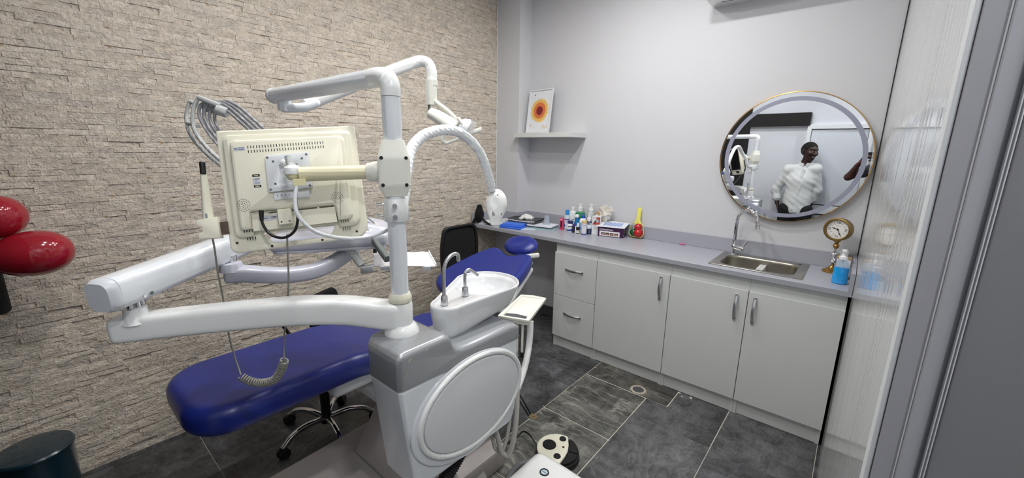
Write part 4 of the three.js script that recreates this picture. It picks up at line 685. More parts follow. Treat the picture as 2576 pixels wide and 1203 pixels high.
    solo('instrument_hose', ['outermost grey instrument hose of the arch behind the monitor', 'second grey instrument hose of the arch behind the monitor', 'third grey instrument hose of the arch behind the monitor', 'innermost grey instrument hose of the arch behind the monitor'][i], 'hose', hose(q, i === 1 ? 0.0062 : 0.0052, 10, 110), M.hoseGrey, [0.95, 1.28, 2.55], 'hoses arching behind the monitor'); }
  // white tray with turned-up tabs
  const tr = thing('bracket_tray', 'flat white instrument tray with folded tabs beyond the pole', 'tray', [1.3, 1.122, 2.12]);
  const a0 = V(1.325, 1.128, 2.268), a1 = V(1.137, 1.128, 2.155), b0 = V(1.483, 1.128, 2.12), vx = b0.clone().sub(a0), W = vx.length(); vx.normalize(); const vz = a1.clone().sub(a0), Dp = vz.length(); vz.normalize(); const yy = V(0, 0, 0).crossVectors(vx, vz); if (yy.y < 0) yy.multiplyScalar(-1);
  const fm = (x, y, z) => a0.clone().addScaledVector(vx, x).addScaledVector(vz, z).add(V(0, y, 0));
  const mt = frame(a0, vx, vz, V(0, 0, 0).crossVectors(vx, vz));
  part('plate', extrude([[-0.012, 0], [0.015, -0.012], [0.04, 0.003], [W - 0.05, 0.003], [W - 0.03, -0.012], [W + 0.012, 0.005], [W + 0.006, Dp], [W - 0.02, Dp + 0.012], [W - 0.045, Dp], [0.045, Dp], [0.02, Dp + 0.012], [-0.01, Dp]], 0.0025, 0, { r: 0.006, m: mt }), std(0xf0f1f2, 0.35), tr);
  part('lip', merge(box(-0.002, 0.002, 0, 0.012, 0, Dp).applyMatrix4(frame(fm(W + 0.008, -0.002, 0), vx, V(0, 1, 0), vz)), box(-0.0015, 0.0015, 0, 0.008, 0, Dp).applyMatrix4(frame(fm(-0.01, -0.002, 0), vx, V(0, 1, 0), vz))), std(0xf0f1f2, 0.35), tr);
  for (const w of [0.03, W - 0.03]) part('tab', box(-0.016, 0.016, 0, 0.013, -0.001, 0.001).applyMatrix4(frame(fm(w, -0.012, -0.013), vx, V(0, 1, 0), vz)), std(0xb9bcc2, 0.4), tr);
}
// assistant tray on its bent tube
{
  const t = thing('assistant_tray', 'white plastic assistant tray on a bent tube beside the spittoon', 'tray', [1.6, 0.78, 1.65]);
  const a0 = V(1.553, 0.838, 1.818), vx = V(0.935, 0, -0.355).normalize(), vz = V(-0.355, 0, -0.935).normalize(); vz.addScaledVector(vx, -vz.dot(vx)).normalize();
  const W = 0.135, Dp = 0.295, mt = frame(a0, vx, vz.clone(), V(0, 0, 0).crossVectors(vx, vz)), up = V(0, 0, 0).crossVectors(vx, vz).y > 0 ? 1 : -1;
  const mm = (h) => frame(a0.clone().add(V(0, h, 0)), vx, vz, V(0, up, 0));
  part('rim', extrude([[-0.012, 0], [W, 0], [W, Dp], [W * 0.5, Dp + 0.012], [0, Dp]], 0.012, 0.003, { r: 0.008, holes: [[[0.01, 0.014], [W - 0.016, 0.014], [W - 0.016, Dp - 0.016], [0.012, Dp - 0.016]]], m: mm(up > 0 ? 0 : 0.012) }), M.offWhite, t);
  part('well', extrude([[0.0, 0.006], [W - 0.008, 0.006], [W - 0.008, Dp - 0.006], [0.002, Dp - 0.006]], 0.022, 0.003, { r: 0.006, m: mm(up > 0 ? -0.016 : 0.006) }), M.offWhite, t);
  part('keypad', extrude([[0.012, 0.016], [W - 0.02, 0.014], [W - 0.022, 0.045], [W * 0.45, 0.056], [0.014, 0.048]], 0.003, 0, { m: mm(up > 0 ? 0.0055 : 0.0085) }), phy(0x45484c, 0.25, { clearcoat: 0.6 }), t, 'dark glossy control strip');
  part('tube', sweep([[1.655, 0.826, 1.728], [1.66, 0.77, 1.735], [1.665, 0.7, 1.75], [1.69, 0.62, 1.82], [1.725, 0.58, 1.93], [1.74, 0.595, 2.06]], () => 0.0145, { n: 50, m: 16 }), M.white, t);
  for (let i = 0; i < 4; i++) { const p = V(1.563, 0.818, 1.806).addScaledVector(vx, 0.012 + i * 0.024).addScaledVector(vz, 0.02); const it = thing('suction_tip_holder', ['first', 'second', 'third', 'fourth'][i] + ' pale tube hanging under the assistant tray from the spittoon side', 'holder', [p.x, 0.68, p.z], 'tubes under the assistant tray'); part('tube', cyl(p.x, 0.68, 0.8185, p.z, 0.0055, 0.0055, 12), M.offWhite, it); part('tip', cyl(p.x, 0.655, 0.68, p.z, 0.008, 0.006, 12), i === 3 ? M.black : M.holderGrey, it); }
}

// ---------------------------------------------------------------- dental chair
{
  const cx = 0.9;
  const t = thing('dental_chair', 'reclined blue upholstered dental chair with white back shell', 'dental chair', [cx, 0, 1.9]);
  const pad = (x, y, z) => { // leg rest and seat: long rounded slab
    const top = 0.012 * Math.cos((x - cx) * 5), hw = 0.245 + 0.02 * Math.max(0, Math.min(1, (2.2 - z) / 0.5)), zc = (2.865 + 1.45) / 2, hl = (2.865 - 1.45) / 2, rr_ = 0.15;
    const a = Math.abs(x - cx) - hw + rr_, b = Math.abs(z - zc) - hl + rr_, d2 = Math.hypot(Math.max(a, 0), Math.max(b, 0)) + Math.min(Math.max(a, b), 0) - rr_;
    const dk = Math.max(0, Math.min(1, (2.3 - z) / 0.6)), yc = 0.628 - 0.15 * dk * dk * (3 - 2 * dk), hy = 0.056 + top * 0.4, r = 0.048, q = d2 + r, w = Math.abs(y - yc) - hy + r; return Math.hypot(Math.max(q, 0), Math.max(w, 0)) + Math.min(Math.max(q, w), 0) - r; };
  part('seat_pad', strip(sdf(pad, [0.6, 0.39, 1.42], [1.2, 0.72, 2.89], 0.0105)), M.blue, t);
  const bd = V(0, 0.345, -0.94).normalize(), bn = V(0, 0.94, 0.345).normalize(), bo = V(cx - 0.02, 0.648, 1.42), ex = V(1, 0, 0);
  const back = (x, y, z) => { const px = x - bo.x, py = y - bo.y, pz = z - bo.z, s = py * bd.y + pz * bd.z, h = py * bn.y + pz * bn.z, a = Math.abs(px);
    const dip = 0.06 * Math.exp(-Math.pow(a / 0.1, 2)), topS = 0.545 - dip - 0.06 * Math.max(0, (a - 0.17) / 0.08), hw = s < 0.17 ? 0.295 - 1.1 * Math.pow(Math.max(0, 0.1 - s), 2) : 0.293 - 0.30 * (s - 0.17) + 0.015 * Math.sin((s - 0.17) * 9);
    const q2 = -smin(smin(-(a - hw), -(s - topS), 0.06), s + 0.02, 0.12); const hh = h - 0.035 * Math.pow(a / 0.3, 2); const r = 0.042, q = q2 + r, w = Math.abs(hh) - 0.047 + r; return (Math.hypot(Math.max(q, 0), Math.max(w, 0)) + Math.min(Math.max(q, w), 0) - r) * 0.9; };
  part('backrest', strip(sdf(back, [0.52, 0.55, 0.8], [1.25, 0.99, 1.5], 0.0105)), M.blue, t);
  const shell = (x, y, z) => { const px = x - bo.x, py = y - bo.y, pz = z - bo.z, s = py * bd.y + pz * bd.z, h = py * bn.y + pz * bn.z + 0.06; const a = Math.abs(px), hw = s < 0.17 ? 0.285 : 0.285 - 0.30 * (s - 0.17); const q2 = Math.max(a - hw, s - 0.5, -s + 0.03); const hh = h - 0.03 * Math.pow(a / 0.3, 2), r = 0.015, q = q2 + r, w = Math.abs(hh) - 0.022 + r; return (Math.hypot(Math.max(q, 0), Math.max(w, 0)) + Math.min(Math.max(q, w), 0) - r) * 0.9; };
  part('back_shell', strip(sdf(shell, [0.54, 0.47, 0.82], [1.24, 0.92, 1.5], 0.011)), M.white, t);
  const hc = V(cx - 0.008, 0.896, 0.86), he = V(0, 0.88, 0.47).normalize(), hb = V(0, 0.47, -0.88).normalize();
  const hr = (x, y, z) => { const px = x - hc.x, py = y - hc.y, pz = z - hc.z, s = py * hb.y + pz * hb.z, h = py * he.y + pz * he.z; const d = sEll(px, s, h, 0.14, 0.095, 0.05), dish = sEll(px, s, h - 0.065, 0.075, 0.055, 0.035); return -smin(-d, dish, 0.02); };
  part('headrest', strip(sdf(hr, [0.74, 0.8, 0.74], [1.06, 1.0, 0.98], 0.0055)), M.blue, t);
  part('headrest_bracket', sweep([[cx - 0.005, 0.855, 0.87], [cx, 0.82, 0.9], [cx, 0.78, 0.96]], t => [0.03, 0.012, 3], { n: 10, m: 14, up: [0, 0.5, -0.8] }), M.offWhite, t);
  part('release_bar', sweep([[cx + 0.03, 0.828, 0.95], [cx + 0.155, 0.856, 0.872]], t => [0.011, 0.017, 3], { n: 3, m: 14, up: [0, 1, 0], cap: 'round' }), M.offWhite, t);
  part('lock_knob', rod([cx + 0.05, 0.8, 0.95], [cx + 0.15, 0.81, 0.93], 0.013), M.offWhite, t);
  part('underframe', box(0.8, 1.06, 0.36, 0.418, 1.55, 1.9, 0.02), M.whiteMatt, t); part('leg_support', box(0.94, 1.08, 0.49, 0.566, 2.02, 2.36, 0.02), M.whiteMatt, t);
  part('lift_column', merge(box(0.84, 0.98, 0.3, 0.38, 1.6, 1.95, 0.015), box(0.98, 1.68, 0.41, 0.47, 2.1, 2.2, 0.02), box(1.6, 1.68, 0.47, 0.61, 2.1, 2.2, 0.02)), M.whiteMatt, t);
  const bs = part('base', merge(extrude([[0.86, -2.78], [1.5, -2.78], [1.52, -1.72], [0.82, -1.72]], 0.115, 0.012, { r: 0.03, m: new THREE.Matrix4().makeRotationX(-Math.PI / 2).setPosition(0, 0.0005, 0) })), M.beigeMetal, t, 'grey beige metal floor base');
  part('base_cover', extrude([[-2.26, 0.116], [-1.6, 0.116], [-1.6, 0.38], [-1.75, 0.4], [-2.1, 0.36]], 0.42, 0.012, { r: 0.02, m: frame(V(1.0, 0, 0), V(0, 0, -1), V(0, 1, 0), V(1, 0, 0)) }), M.beigeMetal, t);
}
// swivel chairs
function starBase(t, x, z, R, rot, metal) {
  const hub = part('hub', merge(cyl(x, 0.065, 0.115, z, 0.032, 0.026), cyl(x, 0.1, 0.3, z, 0.025), cyl(x, 0.3, 0.46, z, 0.014)), M.black, t);
  for (let i = 0; i < 5; i++) { const a = rot + i * Math.PI * 2 / 5, c = Math.cos(a), s = Math.sin(a), q = r => [x + c * r, 0, z + s * r];
    const P = [[0.02, 0.09], [0.12, 0.108], [0.2, 0.095], [R - 0.02, 0.072], [R, 0.058]].map(([r, y]) => [x + c * r, y, z + s * r]);
    const leg = part('leg', sweep(P, t => [0.017 - 0.004 * t, 0.013, 2.6], { n: 18, m: 12, up: [0, 1, 0], cap: 'round', cr: 0.006 }), metal, t);
    const w = q(R), d = V(-s, 0, c);
    part('castor', merge(latheAlong([[0, -0.022], [0.026, -0.022], [0.028, -0.018], [0.028, -0.006], [0.022, -0.003], [0.022, 0.003], [0.028, 0.006], [0.028, 0.018], [0.026, 0.022], [0, 0.022]], V(w[0], 0.0285, w[2]), d, 20), box(w[0] - 0.012, w[0] + 0.012, 0.03, 0.062, w[2] - 0.012, w[2] + 0.012, 0.004)), M.rubber, leg); }
}
{
  const t = thing('swivel_stool', 'black swivel stool on a chromed five-star base under the leg rest', 'stool', [0.595, 0, 2.2]);
  starBase(t, 0.595, 2.2, 0.25, 1.41, M.chrome);
  part('seat', sdfSeat(0.55, 0.49, 2.15, 0.2, 0.028, 0.2), M.blackFabric, t);
  part('backrest', extrude([[-0.09, 0, 0.03], [0.085, 0, 0.03], [0.095, 0.16, 0.03], [0.075, 0.235, 0.03], [-0.085, 0.205, 0.03]], 0.045, 0.012, { m: frame(V(0.3, 0.5, 2.04), V(0, 0, -1), V(0.0, 1, 0), V(1, 0, 0)), bs: 3 }), M.blackFabric, t);
  part('back_strut', sweep([[0.45, 0.475, 2.12], [0.33, 0.49, 2.06], [0.295, 0.58, 2.04]], t => [0.02, 0.008, 3], { n: 10, m: 10, up: [0, 1, 0.01] }), M.black, t);
  part('armrest', merge(sweep([[0.36, 0.655, 2.3], [0.3, 0.62, 2.4]], t => [0.02, 0.012, 2.6], { n: 4, m: 12, up: [0, 1, 0], cap: 'round' }), rod([0.36, 0.645, 2.31], [0.42, 0.47, 2.24], 0.009)), M.black, t);
}
function sdfSeat(x, y, z, hx, hy, hz) { return box(x - hx, x + hx, y - hy, y + hy, z - hz, z + hz, 0.026, 4); }
{
  const t = thing('office_chair', 'black mesh-back office chair between dental chair and counter', 'chair', [0.42, 0, 0.98]);
  starBase(t, 0.45, 0.88, 0.25, 0.4, M.black);
  part('seat', sdfSeat(0.46, 0.45, 0.88, 0.19, 0.03, 0.17), M.blackFabric, t);
  const o = V(0.345, 0.565, 0.965), u = V(0.12, 0, -0.99).normalize(), v = V(0.02, 0.97, -0.17).normalize(); v.addScaledVector(u, -v.dot(u)).normalize(); const n = V(0, 0, 0).crossVectors(u, v), m = frame(o, u, v, n);
  const out = [[-0.165, 0, 0.05], [0.165, 0, 0.05], [0.185, 0.25, 0.08], [0.16, 0.43, 0.06], [-0.15, 0.42, 0.05], [-0.18, 0.25, 0.08]];
  part('back_frame', extrude(out, 0.028, 0.008, { holes: [out.map(([a, b, r]) => [a * 0.86, 0.03 + b * 0.88, r])], m, bs: 3, cs: 8 }), M.black, t);
  part('mesh', extrude(out.map(([a, b, r]) => [a * 0.87, 0.028 + b * 0.89, r]), 0.006, 0, { m: m.clone().multiply(new THREE.Matrix4().makeTranslation(0, 0, 0.01)), cs: 8 }), M.blackFabric, t);
  part('back_strut', sweep([[0.4, 0.45, 0.97], [0.32, 0.46, 1.0], [0.3, 0.55, 1.0], [0.325, 0.66, 0.995]], t => [0.03, 0.01, 3], { n: 16, m: 12, up: [1, 0, 0.1] }), M.black, t);
}

// ---------------------------------------------------------------- things on the worktop
const W0 = WY + 0.0006;
const lab = (w, h, draw) => std(0xffffff, 0.45, 0, { map: canvasTex(w, h, draw) });
// open cylinder sleeve carrying a printed label; u runs round the bottle, seam at the back
function sleeve(x, z, r, y0, y1, mat, parent, rx = 1) { const g = new THREE.CylinderGeometry(r, r, y1 - y0, 28, 1, true); g.rotateY(Math.PI * 0.75); g.scale(1, 1, rx); g.translate(x, (y0 + y1) / 2, z); return part('label', g, mat, parent); }
const lines = (x, c, rows) => { x.fillStyle = c; for (const [a, b, w, h] of rows) x.fillRect(a, b, w, h); };
function bottle(name, label, x, z, prof, mat, cap, group) {
  const t = thing(name, label, 'bottle', [x, W0, z], 'bottles on the worktop');
  part('body', lathe(prof, x, W0, z, 28), mat, t);
  if (cap) part('cap', lathe(cap.p, x, W0, z, 24), cap.m, t);
  return t;
}
const plastic = (c, r = 0.3) => phy(c, r, { clearcoat: 0.3 });
{
  // pink carton
  const t = thing('pink_carton', 'slim bright pink carton left of the bottles', 'box', [0.785, W0, 0.17]);
  part('carton', box(0.771, 0.799, W0, W0 + 0.1, 0.158, 0.184, 0.001), plastic(0xd83a6c), t);
  part('print', box(0.7785, 0.7925, W0 + 0.02, W0 + 0.075, 0.1842, 0.1846), M.blackMatt, t); part('flap', box(0.7725, 0.7975, W0 + 0.083, W0 + 0.0905, 0.1841, 0.1846), std(0xf2c9d6, 0.5), t);
  // clear bottle with light blue cap
  let b = bottle('lotion_bottle', 'clear bottle with light blue cap and blue printed label', 0.805, 0.125, [[0, 0], [0.025, 0], [0.026, 0.004], [0.026, 0.115], [0.02, 0.125], [0.0, 0.126]], plastic(0xc9d4df, 0.15), { p: [[0, 0.125], [0.016, 0.125], [0.016, 0.168], [0, 0.168]], m: plastic(0x3f93d8) });
  sleeve(0.805, 0.125, 0.0264, W0 + 0.012, W0 + 0.105, lab(256, 256, (x, w, h) => { x.fillStyle = '#dfe6f3'; x.fillRect(0, 0, w, h); x.fillStyle = '#3d63b8'; x.beginPath(); x.arc(90, 190, 70, 0, 7); x.fill(); x.fillStyle = '#2d2f7a'; for (const o of [0, 128]) x.fillRect(20 + o, 36, 70, 22); lines(x, '#555f8c', [[24, 84, 80, 8], [24, 104, 60, 8], [152, 84, 80, 8]]); }), b);
  b = bottle('white_bottle', 'tall plain white bottle with pump collar behind the vitamin jar', 0.83, 0.075, [[0, 0], [0.034, 0], [0.036, 0.004], [0.036, 0.135], [0.03, 0.15], [0.014, 0.158], [0.0, 0.158]], plastic(0xe8eaea), { p: [[0, 0.158], [0.0135, 0.158], [0.0135, 0.176], [0.016, 0.177], [0.016, 0.192], [0, 0.192]], m: plastic(0xf0f0ee) });
  sleeve(0.83, 0.075, 0.0364, W0 + 0.03, W0 + 0.1, lab(256, 128, (x, w, h) => { x.fillStyle = '#eef0ef'; x.fillRect(0, 0, w, h); lines(x, '#62666c', [[40, 16, 90, 9], [40, 36, 60, 6], [40, 50, 80, 6], [168, 16, 70, 8]]); }), b);
  b = bottle('mouthwash_bottle', 'large green mouthwash bottle with white cap', 0.895, 0.062, [[0, 0], [0.042, 0], [0.044, 0.006], [0.044, 0.14], [0.038, 0.152], [0.018, 0.16], [0.0, 0.16]], phy(0x0f7d55, 0.12, { clearcoat: 0.8 }), { p: [[0, 0.16], [0.019, 0.16], [0.02, 0.19], [0.0165, 0.194], [0.0165, 0.222], [0.019, 0.225], [0, 0.226]], m: plastic(0xf0f1f0) });
  b = bottle('vitamin_jar', 'short white jar with navy cap and blue label', 0.88, 0.19, [[0, 0], [0.026, 0], [0.027, 0.003], [0.027, 0.062], [0.022, 0.07], [0, 0.07]], plastic(0xf0f1f1), { p: [[0, 0.068], [0.0235, 0.068], [0.024, 0.09], [0.0225, 0.093], [0, 0.093]], m: plastic(0x23265f) });
  sleeve(0.88, 0.19, 0.0274, W0 + 0.006, W0 + 0.058, lab(256, 128, (x, w, h) => { x.fillStyle = '#eef1f5'; x.fillRect(0, 0, w, h); x.fillStyle = '#2e56a8'; x.beginPath(); x.moveTo(0, 128); x.lineTo(256, 70); x.lineTo(256, 128); x.fill(); lines(x, '#16181c', [[26, 22, 80, 18], [154, 22, 80, 18]]); lines(x, '#717784', [[30, 52, 60, 6], [158, 52, 60, 6]]); }), b);
  b = bottle('blue_bottle', 'bright blue bottle with white flip cap', 0.915, 0.145, [[0, 0], [0.026, 0], [0.027, 0.004], [0.026, 0.06], [0.017, 0.092], [0.0145, 0.12], [0, 0.12]], phy(0x1674b8, 0.15, { clearcoat: 0.7 }), { p: [[0, 0.12], [0.0175, 0.12], [0.018, 0.134], [0.013, 0.143], [0, 0.143]], m: plastic(0xeff1f2) });
  sleeve(0.915, 0.145, 0.0274, W0 + 0.006, W0 + 0.052, lab(128, 64, (x, w, h) => { x.fillStyle = '#27276b'; x.fillRect(0, 0, w, h); lines(x, '#8f8fcf', [[14, 16, 34, 8], [78, 16, 34, 8]]); }), b);
  b = bottle('purple_vial', 'small dark purple vial in the front row', 0.923, 0.205, [[0, 0], [0.0125, 0], [0.0125, 0.042], [0.009, 0.05], [0, 0.05]], plastic(0x1f1838), { p: [[0, 0.05], [0.0105, 0.05], [0.0105, 0.072], [0, 0.073]], m: plastic(0x4a2f86) });
  b = bottle('tiny_tube', 'tiny white and blue vial in the front row', 0.951, 0.213, [[0, 0], [0.0085, 0], [0.0085, 0.036], [0.006, 0.04], [0, 0.04]], plastic(0xdfe8f4), { p: [[0, 0.04], [0.007, 0.04], [0.0062, 0.058], [0, 0.058]], m: plastic(0xf4f4f4) });
  b = bottle('dropper_bottle', 'black labelled dropper bottle with white cap', 0.972, 0.217, [[0, 0], [0.0145, 0], [0.015, 0.003], [0.015, 0.05], [0.01, 0.058], [0, 0.058]], plastic(0x16171a), { p: [[0, 0.056], [0.011, 0.056], [0.0095, 0.088], [0, 0.089]], m: plastic(0xf2f2f0) });
  sleeve(0.972, 0.217, 0.0154, W0 + 0.004, W0 + 0.03, lab(128, 64, (x, w, h) => { x.fillStyle = '#d9ded6'; x.fillRect(0, 0, w, h); lines(x, '#3f5a48', [[14, 12, 40, 8], [14, 30, 26, 5], [78, 12, 40, 8]]); }), b);
  b = bottle('blue_cap_bottle', 'white and light blue bottle with royal blue cap', 0.982, 0.16, [[0, 0], [0.0285, 0], [0.0295, 0.004], [0.0295, 0.1], [0.024, 0.115], [0.015, 0.122], [0, 0.122]], plastic(0xeef1f3), { p: [[0, 0.12], [0.0155, 0.12], [0.0155, 0.148], [0, 0.15]], m: plastic(0x2c5bc4) });
  sleeve(0.982, 0.16, 0.0299, W0 + 0.03, W0 + 0.085, lab(256, 96, (x, w, h) => { x.fillStyle = '#8fb4e6'; x.fillRect(0, 0, w, h); lines(x, '#e9f0fa', [[30, 30, 84, 26], [160, 30, 84, 26]]); }), b);
  b = bottle('tablet_tube', 'clear printed tube with amber lid and violet base', 1.03, 0.217, [[0, 0], [0.022, 0], [0.023, 0.004], [0.021, 0.012], [0.0205, 0.095], [0, 0.096]], plastic(0xd7d9e4, 0.2), { p: [[0, 0.094], [0.0212, 0.094], [0.0212, 0.108], [0.019, 0.112], [0, 0.112]], m: phy(0xd9b978, 0.2) });
  part('foot', lathe([[0.0222, 0.0006], [0.0234, 0.0015], [0.0232, 0.009], [0.0222, 0.0102]], 1.03, W0, 0.217), plastic(0x4a4fb0), b);
  sleeve(1.03, 0.217, 0.0209, W0 + 0.016, W0 + 0.09, lab(256, 192, (x, w, h) => { x.fillStyle = '#dfe0e8'; x.fillRect(0, 0, w, h); lines(x, '#6c7088', [[22, 24, 70, 7], [22, 44, 90, 5], [22, 60, 80, 5], [22, 76, 60, 5], [22, 120, 88, 5], [22, 136, 60, 5], [150, 24, 70, 7], [150, 44, 90, 5]]); lines(x, '#5a3f46', [[106, 56, 6, 40]]); }), b);
  b = bottle('spray_bottle', 'dark blue spray bottle with white pump top', 1.045, 0.17, [[0, 0], [0.026, 0], [0.027, 0.004], [0.027, 0.095], [0.02, 0.107], [0, 0.108]], phy(0x23284f, 0.15, { clearcoat: 0.7 }), { p: [[0, 0.106], [0.017, 0.106], [0.017, 0.13], [0.0105, 0.136], [0.0095, 0.158], [0.0115, 0.16], [0.0115, 0.168], [0, 0.168]], m: plastic(0xeceff0) });
  sleeve(1.045, 0.17, 0.0274, W0 + 0.046, W0 + 0.096, lab(256, 128, (x, w, h) => { x.fillStyle = '#b9c8d4'; x.fillRect(0, 0, w, h); x.fillStyle = '#e3edf2'; x.fillRect(20, 40, 90, 60); x.fillRect(150, 40, 90, 60); lines(x, '#2a3050', [[36, 10, 24, 24], [36, 60, 56, 8], [166, 10, 24, 24]]); }), b);
  part('print', quadUV(0.018, 0.028, frame(V(1.045 + 0.019, W0 + 0.024, 0.17 + 0.0198), V(0.72, 0, -0.69), V(0, 1, 0), V(0.69, 0, 0.72))), lab(64, 96, (x, w, h) => { x.fillStyle = '#23284f'; x.fillRect(0, 0, w, h); x.strokeStyle = '#c9d4ea'; x.lineWidth = 7; x.beginPath(); x.moveTo(20, 20); x.quadraticCurveTo(56, 44, 26, 84); x.stroke(); }), b);
  b = bottle('clear_bottle', 'tall clear bottle with white cap beside the paper bag', 1.005, 0.075, [[0, 0], [0.026, 0], [0.027, 0.004], [0.027, 0.16], [0.019, 0.176], [0, 0.177]], phy(0xc4c9cc, 0.1, { clearcoat: 0.6 }), { p: [[0, 0.176], [0.021, 0.176], [0.0215, 0.19], [0.018, 0.194], [0.0175, 0.222], [0.0205, 0.224], [0.0205, 0.23], [0, 0.231]], m: plastic(0xf0f1f1) });
  // white and red carton with a torn top
  const c = thing('white_carton', 'white carton with red panel in front of the crumpled paper bag', 'box', [1.1, W0, 0.165]);
  const u = V(0.93, 0, -0.36).normalize(), n = V(0.36, 0, 0.93).normalize(), o = V(1.068, W0, 0.155);
  part('carton', extrude([[0, 0], [0.068, 0], [0.068, 0.15], [0.056, 0.158], [0.044, 0.15], [0.032, 0.166], [0.02, 0.152], [0, 0.148]], 0.05, 0.0008, { m: frame(o.clone().addScaledVector(n, -0.025), u, V(0, 1, 0), n) }), std(0xe4e6e8, 0.5), c);
  part('print', quadUV(0.066, 0.146, frame(o.clone().addScaledVector(n, 0.0254).addScaledVector(u, 0.034).add(V(0, 0.0745, 0)), u, V(0, 1, 0), n)), lab(192, 416, (x, w, h) => { x.fillStyle = '#e4e6e8'; x.fillRect(0, 0, w, h); x.fillStyle = '#b5402f'; x.fillRect(10, 6, 170, 176); x.fillStyle = '#dfe1e4'; x.beginPath(); x.moveTo(10, 16); x.lineTo(108, 16); x.lineTo(20, 160); x.lineTo(10, 160); x.fill(); x.fillStyle = '#a9adb5'; x.beginPath(); x.arc(112, 96, 44, 0, 7); x.fill(); x.fillStyle = '#20232b'; x.beginPath(); x.moveTo(70, 80); x.lineTo(40, 150); x.lineTo(90, 130); x.fill(); lines(x, '#42454d', [[44, 204, 16, 16], [84, 200, 10, 22], [120, 204, 28, 18]]); lines(x, '#8a8d95', [[34, 240, 120, 6], [34, 256, 100, 6], [34, 272, 116, 5], [34, 288, 80, 5]]); }), c);
}
{ // crumpled paper bag
  const g = new THREE.IcosahedronGeometry(1, 14), p = g.attributes.position, ri = t => 1 - Math.abs(Math.sin(t));
  for (let i = 0; i < p.count; i++) { const v = V(p.getX(i), p.getY(i), p.getZ(i)); const r = 0.9 + 0.3 * Math.sin(v.x * 4 + v.y * 3) * Math.sin(v.y * 4 - v.z * 5) + 0.16 * ri(v.x * 5 - v.y * 4 + 2 * v.z) - 0.12 * ri(v.y * 7 + v.x * 6) + 0.05 * ri(v.x * 15 + v.y * 11 - v.z * 9); p.setXYZ(i, v.x * r * 0.062, v.y * r * 0.072, v.z * r * 0.034); }
  g.rotateZ(-0.5); g.translate(1.125, W0 + 0.162, 0.066);
  const q = mergeVertices(strip(g), 1e-4); q.deleteAttribute('normal'); const b = thing('paper_bag', 'crumpled white and brown paper bag standing against the wall', 'bag', [1.125, W0, 0.066]);
  part('crown', strip(toCreasedNormals(q, 0.5)), std(0xdad5cc, 0.85), b);
  part('stem', extrude([[-0.03, 0], [0.035, 0], [0.05, 0.1], [0.03, 0.13], [0.0, 0.115], [-0.035, 0.13], [-0.045, 0.1]], 0.03, 0.004, { m: frame(V(1.105, W0, 0.06), V(1, 0, 0), V(0, 1, 0), V(0, 0, 1)) }), std(0xb89f80, 0.85), b, 'brown inside of the paper bag');
  part('torn_flap', extrude([[-0.04, 0.1], [-0.012, 0.112], [0.012, 0.1], [0.006, 0.15], [-0.012, 0.182], [-0.04, 0.175]], 0.003, 0.0008, { m: frame(V(1.105, W0, 0.098), V(1, 0, 0), V(0, 1, 0), V(0, 0, 1)) }), std(0xb0936c, 0.85), b);
}
{ // glove box
  const t = thing('glove_box', 'purple carton of gloves with pale flap and hand pictures', 'box', [1.235, W0, 0.12]);
  const a = V(1.135, W0, 0.18), u = V(0.975, 0, -0.22).normalize(), n = V(0.22, 0, 0.975).normalize(), w = 0.2, h = 0.075, d = 0.11, m = frame(a.clone().addScaledVector(n, -d), u, V(0, 1, 0), n);
  part('carton', extrude(rectPts(0, w, 0, h), d, 0.0008, { m }), plastic(0x3c1440, 0.4), t);
  part('front_print', quadUV(w - 0.002, h - 0.002, frame(a.clone().addScaledVector(u, w / 2).add(V(0, h / 2, 0)).addScaledVector(n, 0.0004), u, V(0, 1, 0), n)), lab(640, 240, (x, W, H) => { x.fillStyle = '#3c1440'; x.fillRect(0, 0, W, H); x.fillStyle = '#eceaf0'; x.font = 'bold 58px sans-serif'; x.fillText('Neogloves', 100, 78); x.strokeStyle = '#eceaf0'; x.lineWidth = 9; x.beginPath(); x.arc(66, 58, 22, 0, 7); x.stroke(); x.fillRect(40, 100, 520, 128); for (let i = 0; i < 4; i++) { x.fillStyle = '#2a1016'; x.fillRect(84 + i * 114, 140, 96, 64); x.fillStyle = '#d59a78'; x.beginPath(); x.ellipse(132 + i * 114, 178, 36, 16, -0.2 + 0.1 * i, 0, 7); x.fill(); } }), t);
  part('side_print', quadUV(d - 0.002, h - 0.002, frame(a.clone().addScaledVector(u, w + 0.0004).add(V(0, h / 2, 0)).addScaledVector(n, -d / 2), n.clone().negate(), V(0, 1, 0), u)), lab(352, 240, (x, W, H) => { x.fillStyle = '#3c1440'; x.fillRect(0, 0, W, H); x.fillStyle = '#d9d4de'; x.font = 'bold 46px sans-serif'; x.fillText('Neogloves', 60, 76); x.fillRect(60, 96, 150, 8); x.fillRect(60, 114, 110, 8); x.fillRect(40, 176, 110, 36); x.fillRect(290, 140, 26, 34); }), t);
  const fl = extrude([[-0.012, 0], [w + 0.01, 0.004], [w + 0.022, 0.128], [0.006, 0.15]], 0.0016, 0); fl.applyMatrix4(frame(a.clone().add(V(0, h + 0.002, 0)).addScaledVector(n, 0.012), u, V(-n.x * 0.98, 0.2, -n.z * 0.98).normalize(), V(n.x * 0.2, 0.98, n.z * 0.2)));
  part('flap', fl, std(0xdfe4ee, 0.4), t);
  part('flap_print', quadUV(0.15, 0.075, frame(a.clone().add(V(0, h + 0.0185, 0)).addScaledVector(u, 0.105).addScaledVector(n, -0.058), u, V(-n.x * 0.98, 0.2, -n.z * 0.98).normalize(), V(n.x * 0.2, 0.98, n.z * 0.2).normalize())), lab(256, 128, (x, W, H) => { x.fillStyle = '#8ea3cf'; x.fillRect(0, 0, W, H); x.strokeStyle = '#cdd8ee'; x.lineWidth = 12; for (let i = 0; i < 6; i++) { x.beginPath(); x.moveTo(i * 50 - 20, 128); x.lineTo(i * 46 + 40, 0); x.stroke(); } }), t);
}
